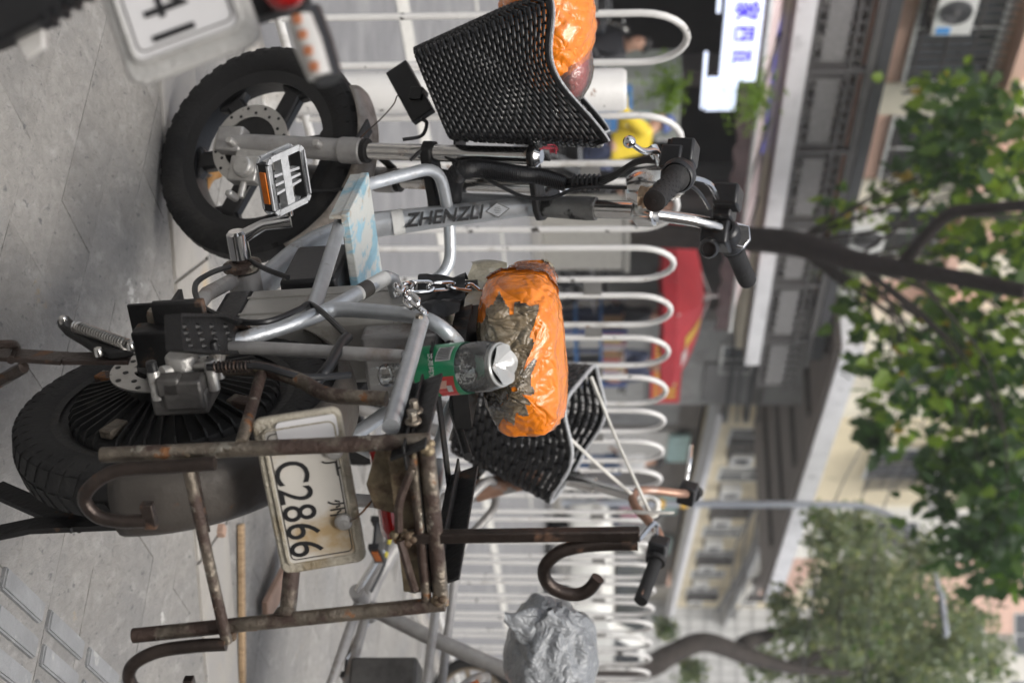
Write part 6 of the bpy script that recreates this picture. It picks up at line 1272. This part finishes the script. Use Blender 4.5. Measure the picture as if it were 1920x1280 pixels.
    m = MB(); m.sphere(g_['head'] + V(.098, 0, .03), (.016, .012, .022), 8, 6); m.build('nose', 'skin', t); m = MB(); m.box(g_['head'] + V(.092, 0, -.008), (.01, .04, .008)); m.build('mouth', 'red_bundle', t)
    return t
def WP(h, u, n): p = FS.hit(h, u, n); q = FS.w((p[0], p[1], 0)); return q
person('person in a black quilted jacket sitting in front of the shop under the sign', WP(1190, 92, 9.6), 150, 'cloth_black', 'cloth_black', 'sit')
st_ = thing('stool', 'low wooden stool under the person in the black quilted jacket', 'stool', WP(1190, 92, 9.6)); m = MB(); m.box((0, 0, .40), (.36, .36, .04)); m.build('seat', 'orange_wood', st_, bevel=.01)
for x in (-.14, .14):
    for y in (-.14, .14): m = MB(); m.box((x, y, .19), (.035, .035, .38)); m.build('leg', 'orange_wood', st_)
py_ = WP(1190, 285, 7.2); person('person in a bright yellow jacket riding a dark scooter on the road', py_, 75, 'cloth_yellow', 'cloth_navy', 'ride', hat='box_blue')
person('person in a pink and dark top standing beside the leaning tree', WP(1190, 398, 9.2), 100, 'cloth_pink', 'cloth_navy')
person('person with grey jacket and denim standing behind the railing near the handlebar', WP(1190, 415, 8.9), -20, 'cloth_white', 'cloth_denim', 'sit')
person('person in black standing at the goods stall below the red parasol', WP(1190, 592, 9.3), 70, 'cloth_black', 'cloth_navy')
person('person in dark clothes standing between the stall and the grey wall', WP(1190, 685, 9.6), 200, 'cloth_navy', 'cloth_black')
person('person in a pink top on the far pavement behind the tall hook post', WP(1190, 965, 9.3), 60, 'cloth_pink', 'cloth_navy')
person('person in a white top on the far pavement beyond the copper handlebar', WP(1190, 868, 9.3), 60, 'cloth_white', 'cloth_denim')
# parked electric bicycles on the far pavement
yaw_s = degs = -math.degrees(STREET)
src = None
for k, (u, n, dy, lb) in enumerate(((60, 8.8, 20, 'beside the person in the black quilted jacket'), (150, 9.0, 10, 'in front of the grey cabinet'), (480, 8.75, 15, 'at the foot of the leaning tree'), (515, 8.8, 5, 'under the left corner of the red parasol'), (548, 8.9, 12, 'under the middle of the red parasol'), (800, 8.8, 8, 'against the grey wall past the banner'), (1010, 8.8, 10, 'on the far pavement past the street lamp'))):
    pos = WP(1080, u, n); fr_ = Frame(pos, -math.degrees(STREET) + 90 + dy, 4); full = 'dark electric bicycle parked ' + lb
    if src is None: src, _, _ = ebike(full, fr_, 'black_metal', 'electric bicycles on the far pavement', True, 20, 'black_plastic', tube='box_red', detail=False); 
    else: c_ = copy_tree(src); c_.matrix_world = fr_.mat(); c_['label'] = full
pos = py_; fr_ = Frame(pos - V(0, .05, .06), 75, 0); c_ = copy_tree(src); c_.matrix_world = fr_.mat(); c_['label'] = 'dark electric bicycle ridden by the person in the yellow jacket'
# cabinets and panels in front of the shop
cb_ = thing('metal_cabinet', 'pale grey green metal cabinet with a cyan label in front of the shop', 'cabinet', WP(1190, 180, 9.9)); z1 = FS.hit(1275, 180, 9.9)[2]
m = MB(); m.box(f0.w((0, 0, z1 / 2)), (1.15, .5, z1), SM); m.build('body', 'cabinet', cb_, bevel=.02); m = MB(); m.box(f0.w((.18, -.255, z1 * .72)), (.35, .01, .22), SM); m.build('label_field', 'cyan_label', cb_)
for k in range(6): m = MB(); m.box(f0.w((-.22, -.256, z1 * .6 + .07 * k)), (.45, .012, .02), SM); m.build('louvre', 'concrete', cb_)
m = MB(); m.box(f0.w((.54, -.26, z1 * .9)), (.06, .012, .25), SM); m.build('handle', 'frame_white', cb_)
bp_ = thing('blue_crate_stack', 'stack of blue plastic crates behind the thick white railing post', 'crates', WP(1180, 203, 8.8)); 
for k in range(4): m = MB(); m.box(f0.w((0, 0, .14 + .28 * k)), (.42, .35, .265), SM); m.build('crate', 'blue_panel', bp_, bevel=.01)
# goods stall
gs = thing('goods_stall', 'blue framed goods stall on the far pavement beneath the red parasol', 'stall', WP(1100, 640, 9.0)); 
for s in (-.75, .75):
    for n in (-.3, .3): m = MB(); m.box(f0.w((s, n, .55)), (.05, .05, 1.1), SM); m.build('leg', 'box_blue', gs)
for z in (.35, .72): m = MB(); m.box(f0.w((0, 0, z)), (1.6, .7, .035), SM); m.build('shelf', 'blue_panel', gs)
gbase = WP(1100, 640, 9.0)
for k in range(14):
    nm = ('box_brown', 'box_red', 'box_white', 'box_yellow', 'box_pink', 'box_white', 'orange_wood')[k % 7]; hh = random.uniform(.2, .36); s = -.68 + .105 * k; z = .737; o = f0.w((s, -.12, z)) + gbase
    cn = {'box_brown': 'brown', 'box_red': 'red', 'box_white': 'white', 'box_yellow': 'yellow', 'box_pink': 'pink', 'orange_wood': 'orange'}[nm]
    m = MB(); m.box((0, 0, hh / 2), (.09, .22, hh), SM); ob = m.build('goods_box', nm, None, bevel=.006); ob.location = Vector(o); tag(ob, cn + ' goods box, ' + ORD[k] + ' from the leaning tree on the blue stall', 'box', 'goods boxes on the stall')
# white car
cw = FS.w((19.2, 6.2, -.118)); car = thing('parked_car', 'white car standing on the road beyond the grey plastic bag', 'car', cw)
def carx(prof, y0, y1): 
    m = MB(); n_ = len(prof); vs_ = [f0.w((x, y, z)) for y in (y0, y1) for x, z in prof]; m.add(vs_, [tuple(range(n_)), tuple(range(2 * n_ - 1, n_ - 1, -1))] + [(i, (i + 1) % n_, n_ + (i + 1) % n_, n_ + i) for i in range(n_)]); return m
carx([(-2.1, .35), (-2.15, .75), (-2.0, .95), (-1.2, 1.02), (-.5, 1.48), (.9, 1.52), (1.6, 1.05), (2.1, .95), (2.15, .4)], -.85, .85).build('body', 'car_white', car, bevel=.07, smooth=60)
for y in (-.86, .86):
    for pr in ([(-1.0, 1.04), (-.45, 1.40), (.15, 1.43), (.15, 1.04)], [(.22, 1.04), (.22, 1.43), (.85, 1.43), (1.35, 1.04)]): carx(pr, y - .006, y + .006).build('side_window', 'window_glass', car)
    for x in (-1.35, 1.3): m = MB(); m.lathe([(.16, -.09), (.28, -.1), (.31, -.06), (.31, .06), (.28, .1), (.16, .09)], f0.w((x, y * .93, .31)), e2, 28); wl = m.build('wheel', 'rubber', car); m = MB(); m.lathe([(0, .095), (.17, .095), (.19, .08), (.19, -.08), (0, -.09)], f0.w((x, y * .93, .31)), e2 * (-1 if y < 0 else 1), 20); m.build('hubcap', 'alloy', wl)
for y in (-.62, .62): m = MB(); m.box(f0.w((-2.12, y, .78)), (.08, .3, .14), SM); m.build('headlight', 'clear_lens', car, bevel=.02)
m = MB(); vs_ = [f0.w(p) for p in ((-1.22, -.7, 1.04), (-1.22, .7, 1.04), (-.53, .62, 1.475), (-.53, -.62, 1.475))]; m.add([v + f0.w((-.02, 0, .02)) for v in vs_], [(0, 1, 2, 3)]); m.build('windscreen', 'window_glass', car)

# ------------------------------------------------------------------ the hazy air over the street
hz = bpy.data.materials.new('haze'); hz.use_nodes = True; n_ = hz.node_tree.nodes; n_.remove(n_['Principled BSDF']); pv = n_.new('ShaderNodeVolumePrincipled'); pv.inputs['Color'].default_value = (.92, .94, .97, 1); pv.inputs['Density'].default_value = .0016
hz.node_tree.links.new(pv.outputs[0], n_['Material Output'].inputs['Volume']); MAT['haze'] = hz
m = MB(); m.box((0, 100, 18), (560, 540, 38.6)); tag(m.build('haze', 'haze', smooth=0), kind='stuff')
